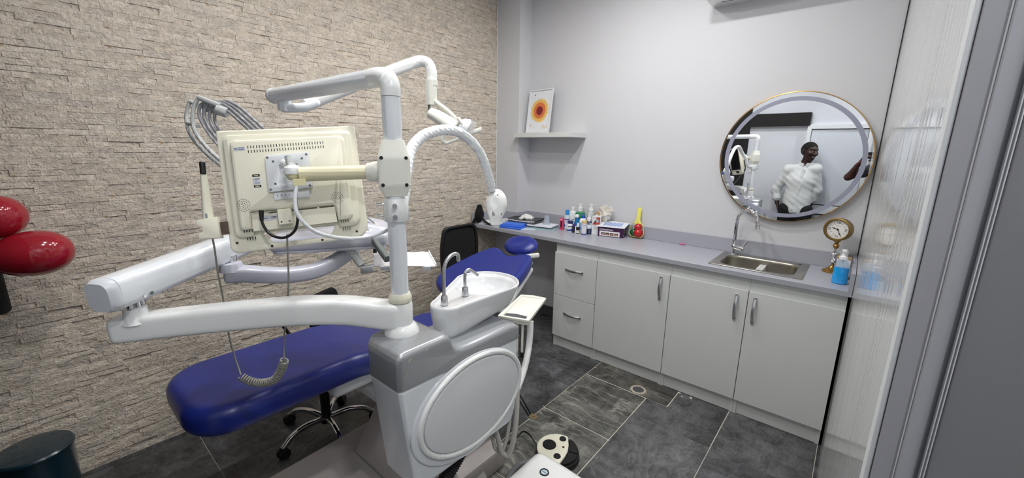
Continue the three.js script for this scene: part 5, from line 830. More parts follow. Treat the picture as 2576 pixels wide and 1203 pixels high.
{ // toy scoop pack: yellow scoop with red balls, leaning on the upstand
  const t = thing('toy_scoop', 'yellow catching scoop toy holding red and green balls', 'toy', [1.405, W0, 0.05]);
  const yel = plastic(0xe8e070, 0.35), o = V(1.4, W0 + 0.002, 0.052), v = V(0, 0.985, -0.17).normalize(), u = V(0.995, 0, 0.06).normalize(); u.addScaledVector(v, -u.dot(v)).normalize(); const n = V(0, 0, 0).crossVectors(u, v), m = frame(o, u, v, n), P = (a, b, c) => o.clone().addScaledVector(u, a).addScaledVector(v, b).addScaledVector(n, c);
  part('hoop', sweep([[0, 0.006], [0.04, 0.008], [0.06, 0.03], [0.056, 0.07], [0.04, 0.108], [0, 0.128], [-0.04, 0.108], [-0.056, 0.07], [-0.06, 0.03], [-0.04, 0.01]].map(([a, b]) => P(a, b, 0.004)), () => [0.0022, 0.005, 3], { closed: true, n: 70, m: 8, up: n.toArray() }), yel, t);
  part('grip', extrude([[-0.03, 0.118, 0.02], [-0.016, 0.1, 0.01], [-0.012, 0.072, 0.01], [0.012, 0.072, 0.01], [0.016, 0.1, 0.01], [0.03, 0.118, 0.02], [0.016, 0.145, 0.03], [0.018, 0.215, 0.02], [0.014, 0.24, 0.014], [-0.014, 0.24, 0.014], [-0.018, 0.215, 0.02], [-0.016, 0.145, 0.03]], 0.008, 0.003, { m, bs: 3 }), yel, t);
  for (const [a, b, r, c, nm] of [[0.008, 0.082, 0.031, 0xb81a20, 'small_red_ball'], [0.016, 0.038, 0.036, 0xb81a20, 'large_red_ball'], [-0.028, 0.038, 0.03, 0x155a35, 'green_ball']]) part(nm, new THREE.SphereGeometry(r, 28, 18).translate(...P(a, b + 0.002, nm === 'green_ball' ? -0.008 : 0).toArray()), plastic(c, 0.25), t);
  part('backing_card', extrude([[-0.05, 0.004], [0.05, 0.004], [0.036, 0.105], [-0.03, 0.11]], 0.0012, 0, { r: 0.01, m: m.clone().multiply(new THREE.Matrix4().makeTranslation(0, 0, -0.004)) }), std(0xb9bcc4, 0.5), t);
}
solo('pink_case', 'tiny pink and white case against the upstand', 'case', box(1.732, 1.768, W0, W0 + 0.011, 0.022, 0.042, 0.004), std(0xcf6c9c, 0.4), [1.75, W0, 0.03]);
{ // drapes, papers, folders at the far end
  const t = thing('blue_drape', 'folded bright blue disposable drape near the worktop edge', 'drape', [0.44, W0, 0.38]);
  const bl = std(0x3b6fe0, 0.75); const rot = (g, a, x, z) => { g.rotateY(a); return g.translate(x, 0, z); };
  part('fold', rot(box(-0.105, 0.105, W0, W0 + 0.014, -0.08, 0.08, 0.006, 3), 0.22, 0.425, 0.385), bl, t); part('fold', rot(box(-0.1, 0.1, W0 + 0.0142, W0 + 0.028, -0.075, 0.075, 0.006, 3), 0.28, 0.42, 0.38), bl, t); part('fold', rot(box(-0.08, 0.1, W0 + 0.0282, W0 + 0.034, -0.05, 0.06, 0.003), 0.26, 0.41, 0.37), std(0x4a7ae4, 0.75), t);
  const paper = thing('paper_sheaf', 'loose white printed leaflets under the blue drape edge', 'papers', [0.5, W0, 0.4]);
  part('sheet', rot(box(-0.07, 0.07, W0, W0 + 0.004, -0.05, 0.05), 0.5, 0.56, 0.36), std(0xcdd3e0, 0.6), paper);
  const pk = thing('white_packet', 'crumpled white printed packet at the stone wall end', 'packet', [0.15, W0, 0.4]);
  seed = 44; const g = new THREE.BoxGeometry(0.2, 0.03, 0.13, 18, 2, 12), p = g.attributes.position; for (let i = 0; i < p.count; i++) { const x = p.getX(i), z = p.getZ(i), y = p.getY(i); const e = Math.max(Math.abs(x) / 0.1, Math.abs(z) / 0.065); p.setY(i, y > 0 ? 0.032 * (1 - e * e * e * 0.8) + 0.006 * Math.sin(x * 70 + z * 40) * Math.sin(z * 90) : 0); }
  g.computeVertexNormals(); g.rotateY(0.35); g.translate(0.165, W0, 0.395); part('bag', strip(g), std(0xe2e4ea, 0.55), pk);
  part('print', extrude([[-0.02, -0.008], [0.02, -0.008], [0.02, 0.008], [-0.02, 0.008]], 0.001, 0, { m: frame(V(0.2, W0 + 0.031, 0.41), V(0.94, 0, -0.34), V(0.34, 0.1, 0.93).normalize(), V(0, 1, 0)) }), std(0x39407f, 0.5), pk);
  const clr = thing('clear_packet', 'clear crinkled plastic packet beside the folders', 'packet', [0.27, W0, 0.26]);
  const g2 = new THREE.BoxGeometry(0.15, 0.03, 0.12, 16, 2, 12), p2 = g2.attributes.position; for (let i = 0; i < p2.count; i++) { const x = p2.getX(i), z = p2.getZ(i); p2.setY(i, p2.getY(i) > 0 ? 0.03 + 0.008 * Math.sin(x * 110) * Math.cos(z * 95 + x * 30) : 0); }
  const g3 = toCreasedNormals(g2, 0.2); g3.rotateY(0.3); g3.translate(0.25, W0, 0.27); part('bag', strip(g3), phy(0xc4ccd4, 0.25, { clearcoat: 0.6 }), clr);
  // folder stack
  const st = [[0.26, 0.2, 0.012, 0xdadde0, 0.1, 'white notebook at the bottom of the folder stack'], [0.255, 0.195, 0.01, 0x2a2c31, 0.14, 'dark notebook second from the bottom of the folder stack'], [0.25, 0.19, 0.011, 0xcfcdc4, 0.08, 'cream notebook in the middle of the folder stack'], [0.255, 0.2, 0.009, 0x202226, 0.12, 'black notebook under the top folder']];
  let y = W0; for (const [w, d, h, c, a, l] of st) { const s = thing('notebook', l, 'notebook', [0.42, y, 0.2], 'folder stack'); part('pages', rot(box(-w / 2 + 0.003, w / 2 - 0.004, y + 0.0015, y + h - 0.0015, -d / 2 + 0.003, d / 2 - 0.004), a, 0.42, 0.21), std(0xe4e3dd, 0.7), s); part('cover', rot(mergeGeometries([box(-w / 2, w / 2, y, y + 0.0014, -d / 2, d / 2), box(-w / 2, w / 2, y + h - 0.0014, y + h, -d / 2, d / 2), box(-w / 2, -w / 2 + 0.002, y + 0.0015, y + h - 0.0015, -d / 2, d / 2)]), a, 0.42, 0.21), std(c, 0.5), s); y += h + 0.0004; }
  const f = thing('ring_binder', 'black curved folder with white edge on top of the stack', 'folder', [0.43, y, 0.2]);
  const fg = new THREE.BoxGeometry(0.29, 0.012, 0.22, 14, 1, 2), fp = fg.attributes.position; for (let i = 0; i < fp.count; i++) fp.setY(i, fp.getY(i) + 0.006 + 0.35 * fp.getX(i) * fp.getX(i)); fg.computeVertexNormals(); part('cover', rot(strip(fg), 0.12, 0.43, 0.21).translate(0, y, 0), std(0x1d1e22, 0.35), f);
  const eg = new THREE.BoxGeometry(0.288, 0.007, 0.003, 14, 1, 1), ep = eg.attributes.position; for (let i = 0; i < ep.count; i++) ep.setY(i, ep.getY(i) + 0.006 + 0.35 * ep.getX(i) * ep.getX(i)); eg.translate(0, 0, 0.1115); part('page_edge', rot(strip(eg), 0.12, 0.43, 0.21).translate(0, y, 0), std(0xe6e6e2, 0.6), f);
  const mk = new THREE.BoxGeometry(0.12, 0.012, 0.09, 12, 1, 8), mp = mk.attributes.position; for (let i = 0; i < mp.count; i++) { const x = mp.getX(i), z = mp.getZ(i), e = (x / 0.06) ** 2 + (z / 0.05) ** 2; mp.setY(i, mp.getY(i) + 0.03 * Math.max(0, 1 - e) + 0.004 * Math.sin(x * 120) * Math.sin(z * 100)); } mk.computeVertexNormals(); mk.rotateY(0.4); mk.translate(0.43, y + 0.02, 0.21);
  solo('face_mask', 'white crumpled face mask lying on the black folder', 'mask', strip(mk), std(0xe6e7e6, 0.7), [0.43, y + 0.014, 0.21]);
  // paper pile with cup
  const pp = thing('paper_pile', 'pile of white sheets over teal folders on the worktop', 'papers', [0.63, W0, 0.2]);
  const at2 = (g, a = 0.25) => rot(g, a, 0.62, 0.22);
  part('folder', at2(box(-0.125, 0.13, W0, W0 + 0.005, -0.095, 0.1), 0.3), std(0xb3c9cf, 0.5), pp); part('folder', at2(box(-0.12, 0.12, W0 + 0.0054, W0 + 0.013, -0.09, 0.09), 0.22), std(0x86a7ad, 0.5), pp); part('binder', at2(box(-0.125, 0.1, W0 + 0.0134, W0 + 0.021, -0.09, 0.085), 0.27), std(0x2b2d31, 0.5), pp); part('sheets', at2(box(-0.115, 0.115, W0 + 0.0214, W0 + 0.03, -0.085, 0.085), 0.2), std(0xe3e6ee, 0.6), pp);
  solo('plastic_cup', 'clear plastic cup standing upside down on the papers', 'cup', lathe([[0.0, 0.078], [0.02, 0.078], [0.022, 0.076], [0.029, 0.004], [0.0305, 0.0], [0.029, 0.0005], [0.0275, 0.004], [0.021, 0.075], [0, 0.0765]], 0.645, W0 + 0.0304, 0.2), phy(0xf0f4f8, 0.08, { transmission: 0.8, thickness: 0, ior: 1.4 }), [0.645, W0 + 0.0304, 0.2]);
}
{ // black strap bag hanging at the worktop end
  const t = thing('black_backpack', 'black strap bag hung over the worktop end by the stone wall', 'bag', [0.1, 0.9, 0.48]);
  const f = (x, y, z) => smin(sCap(x, y, z, [0.078, 1.05, 0.46], [0.066, 0.945, 0.462], 0.026, 0.034), sEll(x - 0.085, y - 0.985, z - 0.465, 0.04, 0.055, 0.04), 0.02);
  part('bag', strip(sdf(f, [0, 0.87, 0.4], [0.16, 1.1, 0.53], 0.006)), M.blackFabric, t);
  part('strap', merge(sweep([[0.06, 0.95, 0.49], [0.05, 0.9, 0.52], [0.035, 0.84, 0.53], [0.03, 0.76, 0.53]], t => [0.018, 0.006, 3], { n: 18, m: 8, up: [1, 0, 0] }), sweep([[0.1, 1.0, 0.47], [0.14, 0.95, 0.48], [0.19, 0.918, 0.47], [0.24, 0.905, 0.46]], t => [0.014, 0.006, 3], { n: 16, m: 8, up: [0, 1, 0] }), sweep([[0.045, 0.87, 0.53], [0.1, 0.83, 0.532], [0.115, 0.79, 0.532], [0.1, 0.75, 0.532], [0.06, 0.72, 0.53]], t => [0.005, 0.002, 3], { n: 20, m: 6, up: [0, 0, 1] }), sweep([[0.05, 0.86, 0.53], [0.095, 0.8, 0.534], [0.09, 0.74, 0.534]], t => [0.005, 0.002, 3], { n: 12, m: 6, up: [0, 0, 1] })), M.blackFabric, t);
}
{ // soap, caddy, clock at the glass end
  const s = thing('soap_bottle', 'clear pump bottle half full of bright blue soap', 'soap bottle', [2.678, W0, 0.38]);
  const x = 2.674, z = 0.375;
  const sc = (g) => { const q = new THREE.Matrix4().makeTranslation(x, 0, z).multiply(new THREE.Matrix4().makeScale(1, 1, 0.72)).multiply(new THREE.Matrix4().makeTranslation(-x, 0, -z)); return g.applyMatrix4(q); };
  part('soap', sc(lathe([[0, 0.0], [0.03, 0.0], [0.034, 0.004], [0.035, 0.02], [0.0315, 0.088], [0, 0.088]], x, W0, z, 32)), phy(0x18a2ee, 0.05, { clearcoat: 1, clearcoatRoughness: 0.02 }), s);
  part('bottle', sc(lathe([[0.0323, 0.0885], [0.031, 0.096], [0.024, 0.118], [0.0165, 0.125], [0.0165, 0.135]], x, W0, z, 32)), phy(0xe9f1f7, 0.04, { transmission: 0.9, thickness: 0, ior: 1.4 }), s);
  part('pump', merge(lathe([[0, 0.132], [0.019, 0.132], [0.019, 0.146], [0.012, 0.15], [0.0075, 0.153], [0.007, 0.172], [0.011, 0.174], [0.011, 0.184], [0, 0.186]], x, W0, z, 24), box(x - 0.008, x + 0.008, W0 + 0.176, W0 + 0.184, z - 0.01, z + 0.038, 0.003)), plastic(0xf2f4f5), s);
  part('dip_tube', cyl(x, W0 + 0.088, W0 + 0.135, z, 0.003, 0.003, 8), plastic(0xe6eaee), s);
  const c = thing('soap_caddy', 'white box with brown wooden lid behind the blue soap', 'container', [2.68, W0, 0.25]);
  part('box', box(2.648, 2.708, W0, W0 + 0.112, 0.215, 0.275, 0.003), std(0xe8eaec, 0.4), c); part('lid', box(2.646, 2.71, W0 + 0.1122, W0 + 0.12, 0.213, 0.277, 0.006, 3), std(0xa98a5e, 0.6), c);
  solo('glass_tumbler', 'small clear faceted glass on top of the white box', 'glass', lathe([[0, 0], [0.017, 0], [0.018, 0.004], [0.02, 0.03], [0.019, 0.031], [0.016, 0.006], [0, 0.005]], 2.672, W0 + 0.1204, 0.245, 10), phy(0xe4e8ee, 0.06, { metalness: 0.6 }), [2.672, W0 + 0.1204, 0.245]);
  const k = thing('desk_clock', 'round brass pedestal clock with roman numerals', 'clock', [2.632, W0, 0.125]);
  const cx = 2.63, cz = 0.13, cy = 1.152, D = V(-0.3, 0.05, 0.95).normalize(), DU = V(0, 1, 0).addScaledVector(D, -D.y).normalize(), DR = V(0, 0, 0).crossVectors(DU, D);
  part('foot', lathe([[0, 0], [0.045, 0], [0.046, 0.005], [0.04, 0.011], [0.036, 0.013], [0.02, 0.022], [0.009, 0.035], [0.007, 0.05], [0, 0.05]], cx, W0, cz, 36), M.brass, k);
  part('stem', lathe([[0, 0.05], [0.012, 0.055], [0.015, 0.066], [0.01, 0.078], [0.006, 0.084], [0.013, 0.095], [0.016, 0.106], [0.012, 0.117], [0.006, 0.123], [0.005, 0.14]], cx, W0, cz, 24), M.chrome, k);
  part('finial', lathe([[0.006, 0.138], [0.011, 0.145], [0.0155, 0.156], [0.011, 0.167], [0.008, 0.172], [0.016, 0.182], [0.018, 0.188], [0, 0.188]], cx, W0, cz, 24), M.brass, k);
  const R = 0.064, co = V(cx, cy, cz).addScaledVector(D, -0.03);
  part('case', latheAlong([[0, 0], [R * 0.9, 0], [R * 0.985, 0.012], [R, 0.03], [R, 0.052], [R * 1.03, 0.056], [R * 1.02, 0.064], [R * 0.9, 0.066], [R * 0.84, 0.062], [R * 0.83, 0.05], [0, 0.05]], co, D, 56), std(0x8d7443, 0.38, 0.9), k);
  part('dial', latheAlong([[0, 0.0506], [R * 0.828, 0.0506]], co, D, 40), std(0xe6e4df, 0.5), k);
  const face = lab(512, 512, (x2, w, h) => { x2.fillStyle = '#e6e4df'; x2.fillRect(0, 0, w, h); x2.translate(256, 256); x2.fillStyle = '#15161a'; x2.textAlign = 'center'; x2.textBaseline = 'middle'; x2.font = 'bold 74px serif'; const nm = { 0: 'XII', 3: 'III', 6: 'VI', 9: 'IX' };
    for (let i = 0; i < 12; i++) { x2.save(); x2.rotate(i * Math.PI / 6); if (nm[i]) x2.fillText(nm[i], 0, -186); else x2.fillRect(-3, -218, 6, 84); x2.restore(); } for (let i = 0; i < 60; i++) { x2.save(); x2.rotate(i * Math.PI / 30); x2.fillRect(-2, -236, 4, 10); x2.restore(); } for (let i = -5; i <= 5; i++) if (i !== 1) { x2.save(); x2.rotate(i * 0.1); x2.fillRect(-4, -108, 7, 9); x2.restore(); } });
  part('dial_print', new THREE.CircleGeometry(R * 0.825, 48).applyMatrix4(frame(co.clone().addScaledVector(D, 0.0511), DR, DU, D)), face, k);
  const hand = (ang, len, w, h) => { const a = ang * Math.PI / 180; const dir = DR.clone().multiplyScalar(Math.sin(a)).addScaledVector(DU, Math.cos(a)), sd = DR.clone().multiplyScalar(Math.cos(a)).addScaledVector(DU, -Math.sin(a)); return extrude([[-w * 0.4, -0.008], [w * 0.4, -0.008], [w * 0.4, len * 0.45], [w, len * 0.55], [w * 0.4, len * 0.68], [0.0003, len], [-w * 0.4, len * 0.68], [-w, len * 0.55], [-w * 0.4, len * 0.45]], 0.0008, 0, { m: frame(co.clone().addScaledVector(D, h), sd, dir, D) }); };
  part('hour_hand', hand(287, 0.032, 0.0042, 0.0522), M.black, k); part('minute_hand', hand(151, 0.046, 0.0034, 0.0534), M.black, k);
  part('hub', latheAlong([[0, 0.0555], [0.0035, 0.055], [0.004, 0.0512]], co, D, 14), M.black, k);
}

// ---------------------------------------------------------------- floor things
{ // foot control
  const x = 1.685, z = 1.505, t = thing('foot_control', 'cream and black round foot control pedal on the slate floor', 'pedal', [x, 0, z]);
  const circ = (r, a0, a1, n) => Array.from({ length: n + 1 }, (_, i) => { const a = a0 + (a1 - a0) * i / n; return [r * Math.cos(a), r * Math.sin(a)]; });
  const e = V(0.93, 0, -0.36).normalize(), s = V(0.36, 0, 0.93).normalize(); // e: towards the black half
  const mm = y => frame(V(x, y, z), e, s.clone().negate(), V(0, 1, 0)), Q = (a, b, y) => V(x, y, z).addScaledVector(e, a).addScaledVector(s, -b);
  part('base', lathe([[0, 0.0005], [0.112, 0.0005], [0.116, 0.008], [0.113, 0.028], [0.1, 0.033], [0, 0.033]], x, 0, z, 48), M.rubber, t);
  part('cream_cover', extrude([...circ(0.108, 1.25, 5.03, 40), [0.05, -0.04], [0.055, 0.0], [0.05, 0.045]], 0.02, 0.006, { m: mm(0.033), bs: 3 }), M.cream, t);
  for (const sg of [1, -1]) part('black_pad', extrude([...(sg > 0 ? circ(0.108, 0.03, 1.15, 14) : circ(0.108, -1.15, -0.03, 14)), ...(sg > 0 ? [[0.054, 0.05], [0.06, 0.003]] : [[0.06, -0.003], [0.054, -0.05]])], 0.014, 0.004, { m: mm(0.033), bs: 2 }), M.blackMatt, t);
  const d = part('round_button', lathe([[0, 0.064], [0.03, 0.063], [0.035, 0.059], [0.036, 0.052]], Q(-0.045, 0.004, 0).x, 0, Q(-0.045, 0.004, 0).z, 32), M.blackMatt, t);
  for (let i = 0; i < 4; i++) { const a = i * Math.PI / 2 + 0.4; part('arrow_ridge', box(-0.008, 0.008, 0, 0.003, -0.0025, 0.0025, 0.001).rotateY(-a).translate(Q(-0.045 + 0.019 * Math.cos(a), 0.004 + 0.019 * Math.sin(a), 0).x, 0.0632, Q(-0.045 + 0.019 * Math.cos(a), 0.004 + 0.019 * Math.sin(a), 0).z), M.rubber, d); }
  for (const b of [0.072, -0.062]) part('side_button', lathe([[0, 0.0585], [0.017, 0.0575], [0.019, 0.0525]], Q(0.012, b, 0).x, 0, Q(0.012, b, 0).z, 24), M.blackMatt, t);
  part('centre_screw', lathe([[0, 0.0565], [0.006, 0.056], [0.0065, 0.0525]], Q(0.028, 0.012, 0).x, 0, Q(0.028, 0.012, 0).z, 14), std(0x5a2f1a, 0.6), t);
}
solo('pedal_cable', 'thin black cable arching from the foot control', 'cable', hose([[1.585, 0.02, 1.54], [1.55, 0.035, 1.53], [1.5, 0.04, 1.51], [1.455, 0.03, 1.505], [1.44, 0.012, 1.53], [1.43, 0.006, 1.59], [1.44, 0.006, 1.66]], 0.0045, 8, 50), M.black, [1.5, 0.006, 1.55]);
solo('grey_hose', 'grey corrugated hose curling past the water box', 'hose', corrugated([[1.64, 0.02, 1.615], [1.615, 0.03, 1.66], [1.598, 0.035, 1.73], [1.615, 0.04, 1.81], [1.64, 0.05, 1.86], [1.66, 0.06, 1.95]], 0.014, 12), std(0x6b6d70, 0.6), [1.62, 0.01, 1.75]);
{
  const t = thing('water_box', 'white plastic box with a round pressure gauge on its lid', 'box', [1.88, 0, 1.94]);
  const f = (x, y, z) => { const px = x - 1.885, pz = z - 1.94; return sBox(px, y - 0.12, pz, 0.14, 0.125 - 0.06 * Math.max(0, px - 0.02) , 0.178, 0.04); };
  part('body', strip(sdf(f, [1.73, -0.02, 1.74], [2.05, 0.26, 2.14], 0.0085)).translate(0, 0.006, 0), M.white, t);
  const g = part('gauge', lathe([[0.0145, 0.004], [0.016, 0.006], [0.019, 0.0055], [0.0205, 0.002], [0.0205, -0.002]], 1.855, 0.2495, 1.868, 36), M.black, t);
  part('bezel_plate', lathe([[0, 0.0], [0.036, 0.0], [0.0365, -0.003]], 1.855, 0.2506, 1.868, 36), M.white, t);
  part('dial', lathe([[0, 0.003], [0.0155, 0.003]], 1.855, 0.2495, 1.868, 24), std(0xb9cbd8, 0.3), g); part('needle', box(1.845, 1.865, 0.2531, 0.2536, 1.8672, 1.8688), M.black, g);
}
{
  const t = thing('floor_outlet', 'small worn brass plate let into the floor at the white joint', 'plate', [1.395, 0, 1.335]);
  part('plate', box(1.372, 1.42, 0.0004, 0.004, 1.312, 1.352, 0.001).rotateY(0), std(0x8f8062, 0.5, 0.6), t); part('screw', cyl(1.4, 0.004, 0.0065, 1.335, 0.004, 0.004, 12), std(0x4a3a26, 0.5, 0.5), t);
  solo('cable_duct', 'thin black cable strip running to the brass floor plate', 'cable', merge(hose([[1.37, 0.004, 1.325], [1.3, 0.004, 1.28], [1.2, 0.004, 1.22], [1.1, 0.004, 1.17]], 0.0035, 8), hose([[1.37, 0.004, 1.345], [1.3, 0.004, 1.305], [1.2, 0.004, 1.245], [1.1, 0.004, 1.19]], 0.0035, 8)), M.black, [1.25, 0, 1.25]);
}
{ // bin, balloons and black holder at the left edge
  const t = thing('pedal_bin', 'glossy dark teal round bin with flat lid by the stone wall', 'bin', [0.235, 0, 3.235]);
  const teal = phy(0x0b2a36, 0.22, { clearcoat: 0.7, clearcoatRoughness: 0.1 });
  part('body', lathe([[0, 0.0005], [0.1, 0.0005], [0.104, 0.006], [0.112, 0.3], [0.113, 0.312], [0, 0.312]], 0.235, 0, 3.235, 48), teal, t);
  part('lid', lathe([[0.114, 0.3125], [0.118, 0.316], [0.118, 0.326], [0.112, 0.333], [0.1, 0.335], [0, 0.336]], 0.235, 0, 3.235, 48), teal, t);
  const bal = (label, c, dir, a, b) => { const d = V(...dir).normalize(); const q = thing('balloon', label, 'balloon', c, 'red balloons'); const pr = []; for (let i = 0; i <= 24; i++) { const th = Math.PI * i / 24; pr.push([b * Math.sin(th) * (1 - 0.1 * Math.cos(th)), -a * Math.cos(th)]); } part('skin', latheAlong(pr, V(...c), d, 40), M.red, q); part('knot', latheAlong([[0.003, -a - 0.012], [0.008, -a - 0.012], [0.004, -a - 0.002], [0.006, -a + 0.003]], V(...c), d, 12), M.red, q); };
  bal('large red balloon lying lowest at the left edge', [0.27, 1.148, 3.112], [0.1, 0.06, -0.99], 0.118, 0.088);
  bal('red balloon tucked above the lower one at the left edge', [0.2, 1.285, 3.185], [0.15, 0.55, -0.75], 0.095, 0.08);
  const h = thing('black_holder', 'black round holder on the stone wall under the balloons', 'holder', [0.095, 0.895, 3.27]);
  part('cup', lathe([[0, 0.895], [0.062, 0.895], [0.066, 0.902], [0.066, 1.1], [0.062, 1.1], [0.06, 0.905]], 0.095, 0, 3.268, 32), M.blackMatt, h); part('wall_bracket', box(0.021, 0.04, 0.95, 1.05, 3.25, 3.286, 0.003), M.black, h);
}

// ---------------------------------------------------------------- people: one in the mirror, one holding the phone in the doorway
function figure(spec) {
  const t = thing('person', spec.label, 'person', [spec.base[0], 0, spec.base[1]]);
  const J = spec.J, bones = [];
  const zc = J.chest[2], torso = { chest: 1, waist: 1, hip: 1 }, sq = n => n in torso ? 1.38 : 1;
  const bone = (a, b, ra, rb) => bones.push([J[a] || a, J[b] || b, ra, rb, torso[b] ? 1.38 : 1]);
  bone('neck', 'head', 0.048, 0.046); bone('neck', 'chest', 0.05, 0.115); bone('shL', 'shR', 0.056, 0.056); bone('chest', 'waist', 0.125, 0.112); bone('waist', 'hip', 0.112, 0.125);
  for (const s of ['L', 'R']) { bone('sh' + s, 'el' + s, 0.045, 0.035); bone('el' + s, 'wr' + s, 0.036, 0.026); bone('hip' + s, 'kn' + s, 0.082, 0.055); bone('kn' + s, 'an' + s, 0.055, 0.036); }
  const flat = (x, y, z) => { let d = 9; for (const [a, b, ra, rb, k] of bones) d = smin(d, sCap(x, y, zc + (z - zc) * k, a, b, ra, rb) / k, 0.03); return d; };
  const all = Object.values(J), lo = [0, 1, 2].map(i => Math.min(...all.map(p => p[i])) - 0.2), hi = [0, 1, 2].map(i => Math.max(...all.map(p => p[i])) + 0.2);
  const skin = std(spec.skin, 0.5), parts = [strip(sdf(flat, lo, hi, 0.013))];
  // head on its own finer grid: f forward, s side, u up
  const f = V(...spec.face).normalize(), up = V(...(spec.up || [0, 1, 0])).normalize(), s = V(0, 0, 0).crossVectors(f, up).normalize(), u = V(0, 0, 0).crossVectors(s, f).normalize(), H = V(...J.head);
  const loc = (x, y, z) => { const px = x - H.x, py = y - H.y, pz = z - H.z; return [px * f.x + py * f.y + pz * f.z, px * u.x + py * u.y + pz * u.z, px * s.x + py * s.y + pz * s.z]; };
  const world = (a, b, c) => H.clone().addScaledVector(f, a).addScaledVector(u, b).addScaledVector(s, c);
  const headF = (x, y, z) => { const [a, b, c] = loc(x, y, z); let d = sEll(a + 0.008, b - 0.022, c, 0.092, 0.09, 0.073);
    d = smin(d, sEll(a - 0.022, b + 0.045, c, 0.062, 0.066, 0.056), 0.03); d = smin(d, sEll(a - 0.045, b + 0.092, c, 0.03, 0.02, 0.026), 0.025);
    d = smin(d, sCap(a, b, c, [0.083, 0.012, 0], [0.104, -0.026, 0], 0.008, 0.014), 0.014); d = smin(d, sEll(a - 0.094, b + 0.03, Math.abs(c) - 0.013, 0.012, 0.01, 0.01), 0.008);
    d = smin(d, sCap(a, b, Math.abs(c), [0.08, 0.03, 0.012], [0.066, 0.03, 0.046], 0.009, 0.009), 0.014); d = smin(d, sEll(a - 0.058, b + 0.022, Math.abs(c) - 0.04, 0.026, 0.022, 0.022), 0.02);
    d = smin(d, sCap(a, b, Math.abs(c), [0.086, -0.052, 0.0], [0.066, -0.046, 0.03], 0.008, 0.006), 0.008); d = smin(d, sCap(a, b, Math.abs(c), [0.083, -0.072, 0.0], [0.066, -0.064, 0.026], 0.008, 0.006), 0.008);
    d = -smin(-d, sEll(a - 0.085, b + 0.061, c, 0.02, 0.0055, 0.028), 0.004); d = -smin(-d, sEll(a - 0.09, b - 0.012, Math.abs(c) - 0.03, 0.018, 0.01, 0.014), 0.008);
    d = smin(d, sEll(a + 0.012, b + 0.002, Math.abs(c) - 0.078, 0.018, 0.03, 0.009), 0.008); return d; };
  parts.push(strip(sdf(headF, [H.x - 0.16, H.y - 0.15, H.z - 0.16], [H.x + 0.16, H.y + 0.15, H.z + 0.16], 0.0042)));
  for (const [k, fi] of [['L', 1], ['R', -1]]) { const h = spec['hand' + k]; if (!h) continue; // wrist -> palm -> five separate curled fingers
    const W = V(...J['wr' + k]), d = V(...h.dir).normalize(), nrm = V(...h.palm).normalize(); nrm.addScaledVector(d, -nrm.dot(d)).normalize(); const ac = V(0, 0, 0).crossVectors(d, nrm).multiplyScalar(fi), cap = [];
    const pt = (a, b, c) => W.clone().addScaledVector(d, a).addScaledVector(ac, b).addScaledVector(nrm, c).toArray();
    for (const b of [-0.028, -0.009, 0.009, 0.028]) cap.push([pt(0.0, b * 0.6, 0), pt(0.085, b, 0), 0.016, 0.013]);
    [[-0.03, 0.062], [-0.01, 0.078], [0.01, 0.082], [0.03, 0.072]].forEach(([b, l]) => { const c1 = h.curl, p0 = pt(0.085, b, 0), p1 = pt(0.085 + l * 0.5 * Math.cos(c1 * 0.6), b, l * 0.5 * Math.sin(c1 * 0.6)), p2 = pt(0.085 + l * 0.5 * Math.cos(c1 * 0.6) + l * 0.5 * Math.cos(c1 * 1.5), b, l * 0.5 * Math.sin(c1 * 0.6) + l * 0.5 * Math.sin(c1 * 1.5)); cap.push([p0, p1, 0.0095, 0.0085], [p1, p2, 0.0085, 0.007]); });
    cap.push([pt(0.02, 0.025, 0.005), pt(0.055, 0.052, 0.015), 0.013, 0.0105], [pt(0.055, 0.052, 0.015), pt(0.085, 0.058, 0.022), 0.0105, 0.0085]);
    const hf = (x, y, z) => { let q = 9; for (const [a, b, ra, rb] of cap) q = smin(q, sCap(x, y, z, a, b, ra, rb), 0.006); return q; };
    const c = W.clone().addScaledVector(d, 0.08); parts.push(strip(sdf(hf, [c.x - 0.13, c.y - 0.13, c.z - 0.13], [c.x + 0.13, c.y + 0.13, c.z + 0.13], 0.0045))); }
  const body = part('body', merge(parts), skin, t);
  // hair, eyes, teeth
  const hairline = a => a > 0.03 ? 0.022 + (a - 0.03) * 1.15 : a > -0.02 ? -0.012 + (a + 0.02) * 0.68 : -0.012 + (a + 0.02) * 0.75;
  part('hair', strip(sdf((x, y, z) => { const [a, b, c] = loc(x, y, z); const d = sEll(a + 0.01, b - 0.024, c, 0.097, 0.0945, 0.0785); return -smin(-d, b - hairline(a), 0.008); }, [H.x - 0.16, H.y - 0.12, H.z - 0.16], [H.x + 0.16, H.y + 0.16, H.z + 0.16], 0.0042)), std(0x0a0807, 0.95), t);
  for (const c of [-0.03, 0.03]) { const e = part('eye', new THREE.SphereGeometry(0.0085, 14, 10).translate(...world(0.0705, 0.012, c).toArray()), std(0x8f867c, 0.4), t); part('iris', new THREE.SphereGeometry(0.005, 10, 8).translate(...world(0.0762, 0.012, c).toArray()), std(0x130b08, 0.2), e); }
  part('teeth', sweep([world(0.071, -0.0585, -0.021), world(0.081, -0.0625, 0), world(0.071, -0.0585, 0.021)], t => [0.003, 0.0045, 3], { n: 10, m: 8, up: [0, 1, 0], cap: 'round' }), std(0xe8e4da, 0.3), t);
  // clothing follows the same bones a little outside the body
  const cloth = (list, fold, hem) => (x, y, z) => { let d = 9; for (const [a, b, ra, rb] of list) { const k = torso[b] ? 1.38 : 1; d = smin(d, sCap(x, y, zc + (z - zc) * k, J[a] || a, J[b] || b, ra, rb) / k, 0.03); } d += fold * Math.sin(x * 46 + y * 30) * Math.sin(y * 38 - z * 30 + x * 14) + fold * 0.6 * Math.sin(y * 85 + x * 60); return hem ? Math.max(d, hem(x, y, z)) : d; };
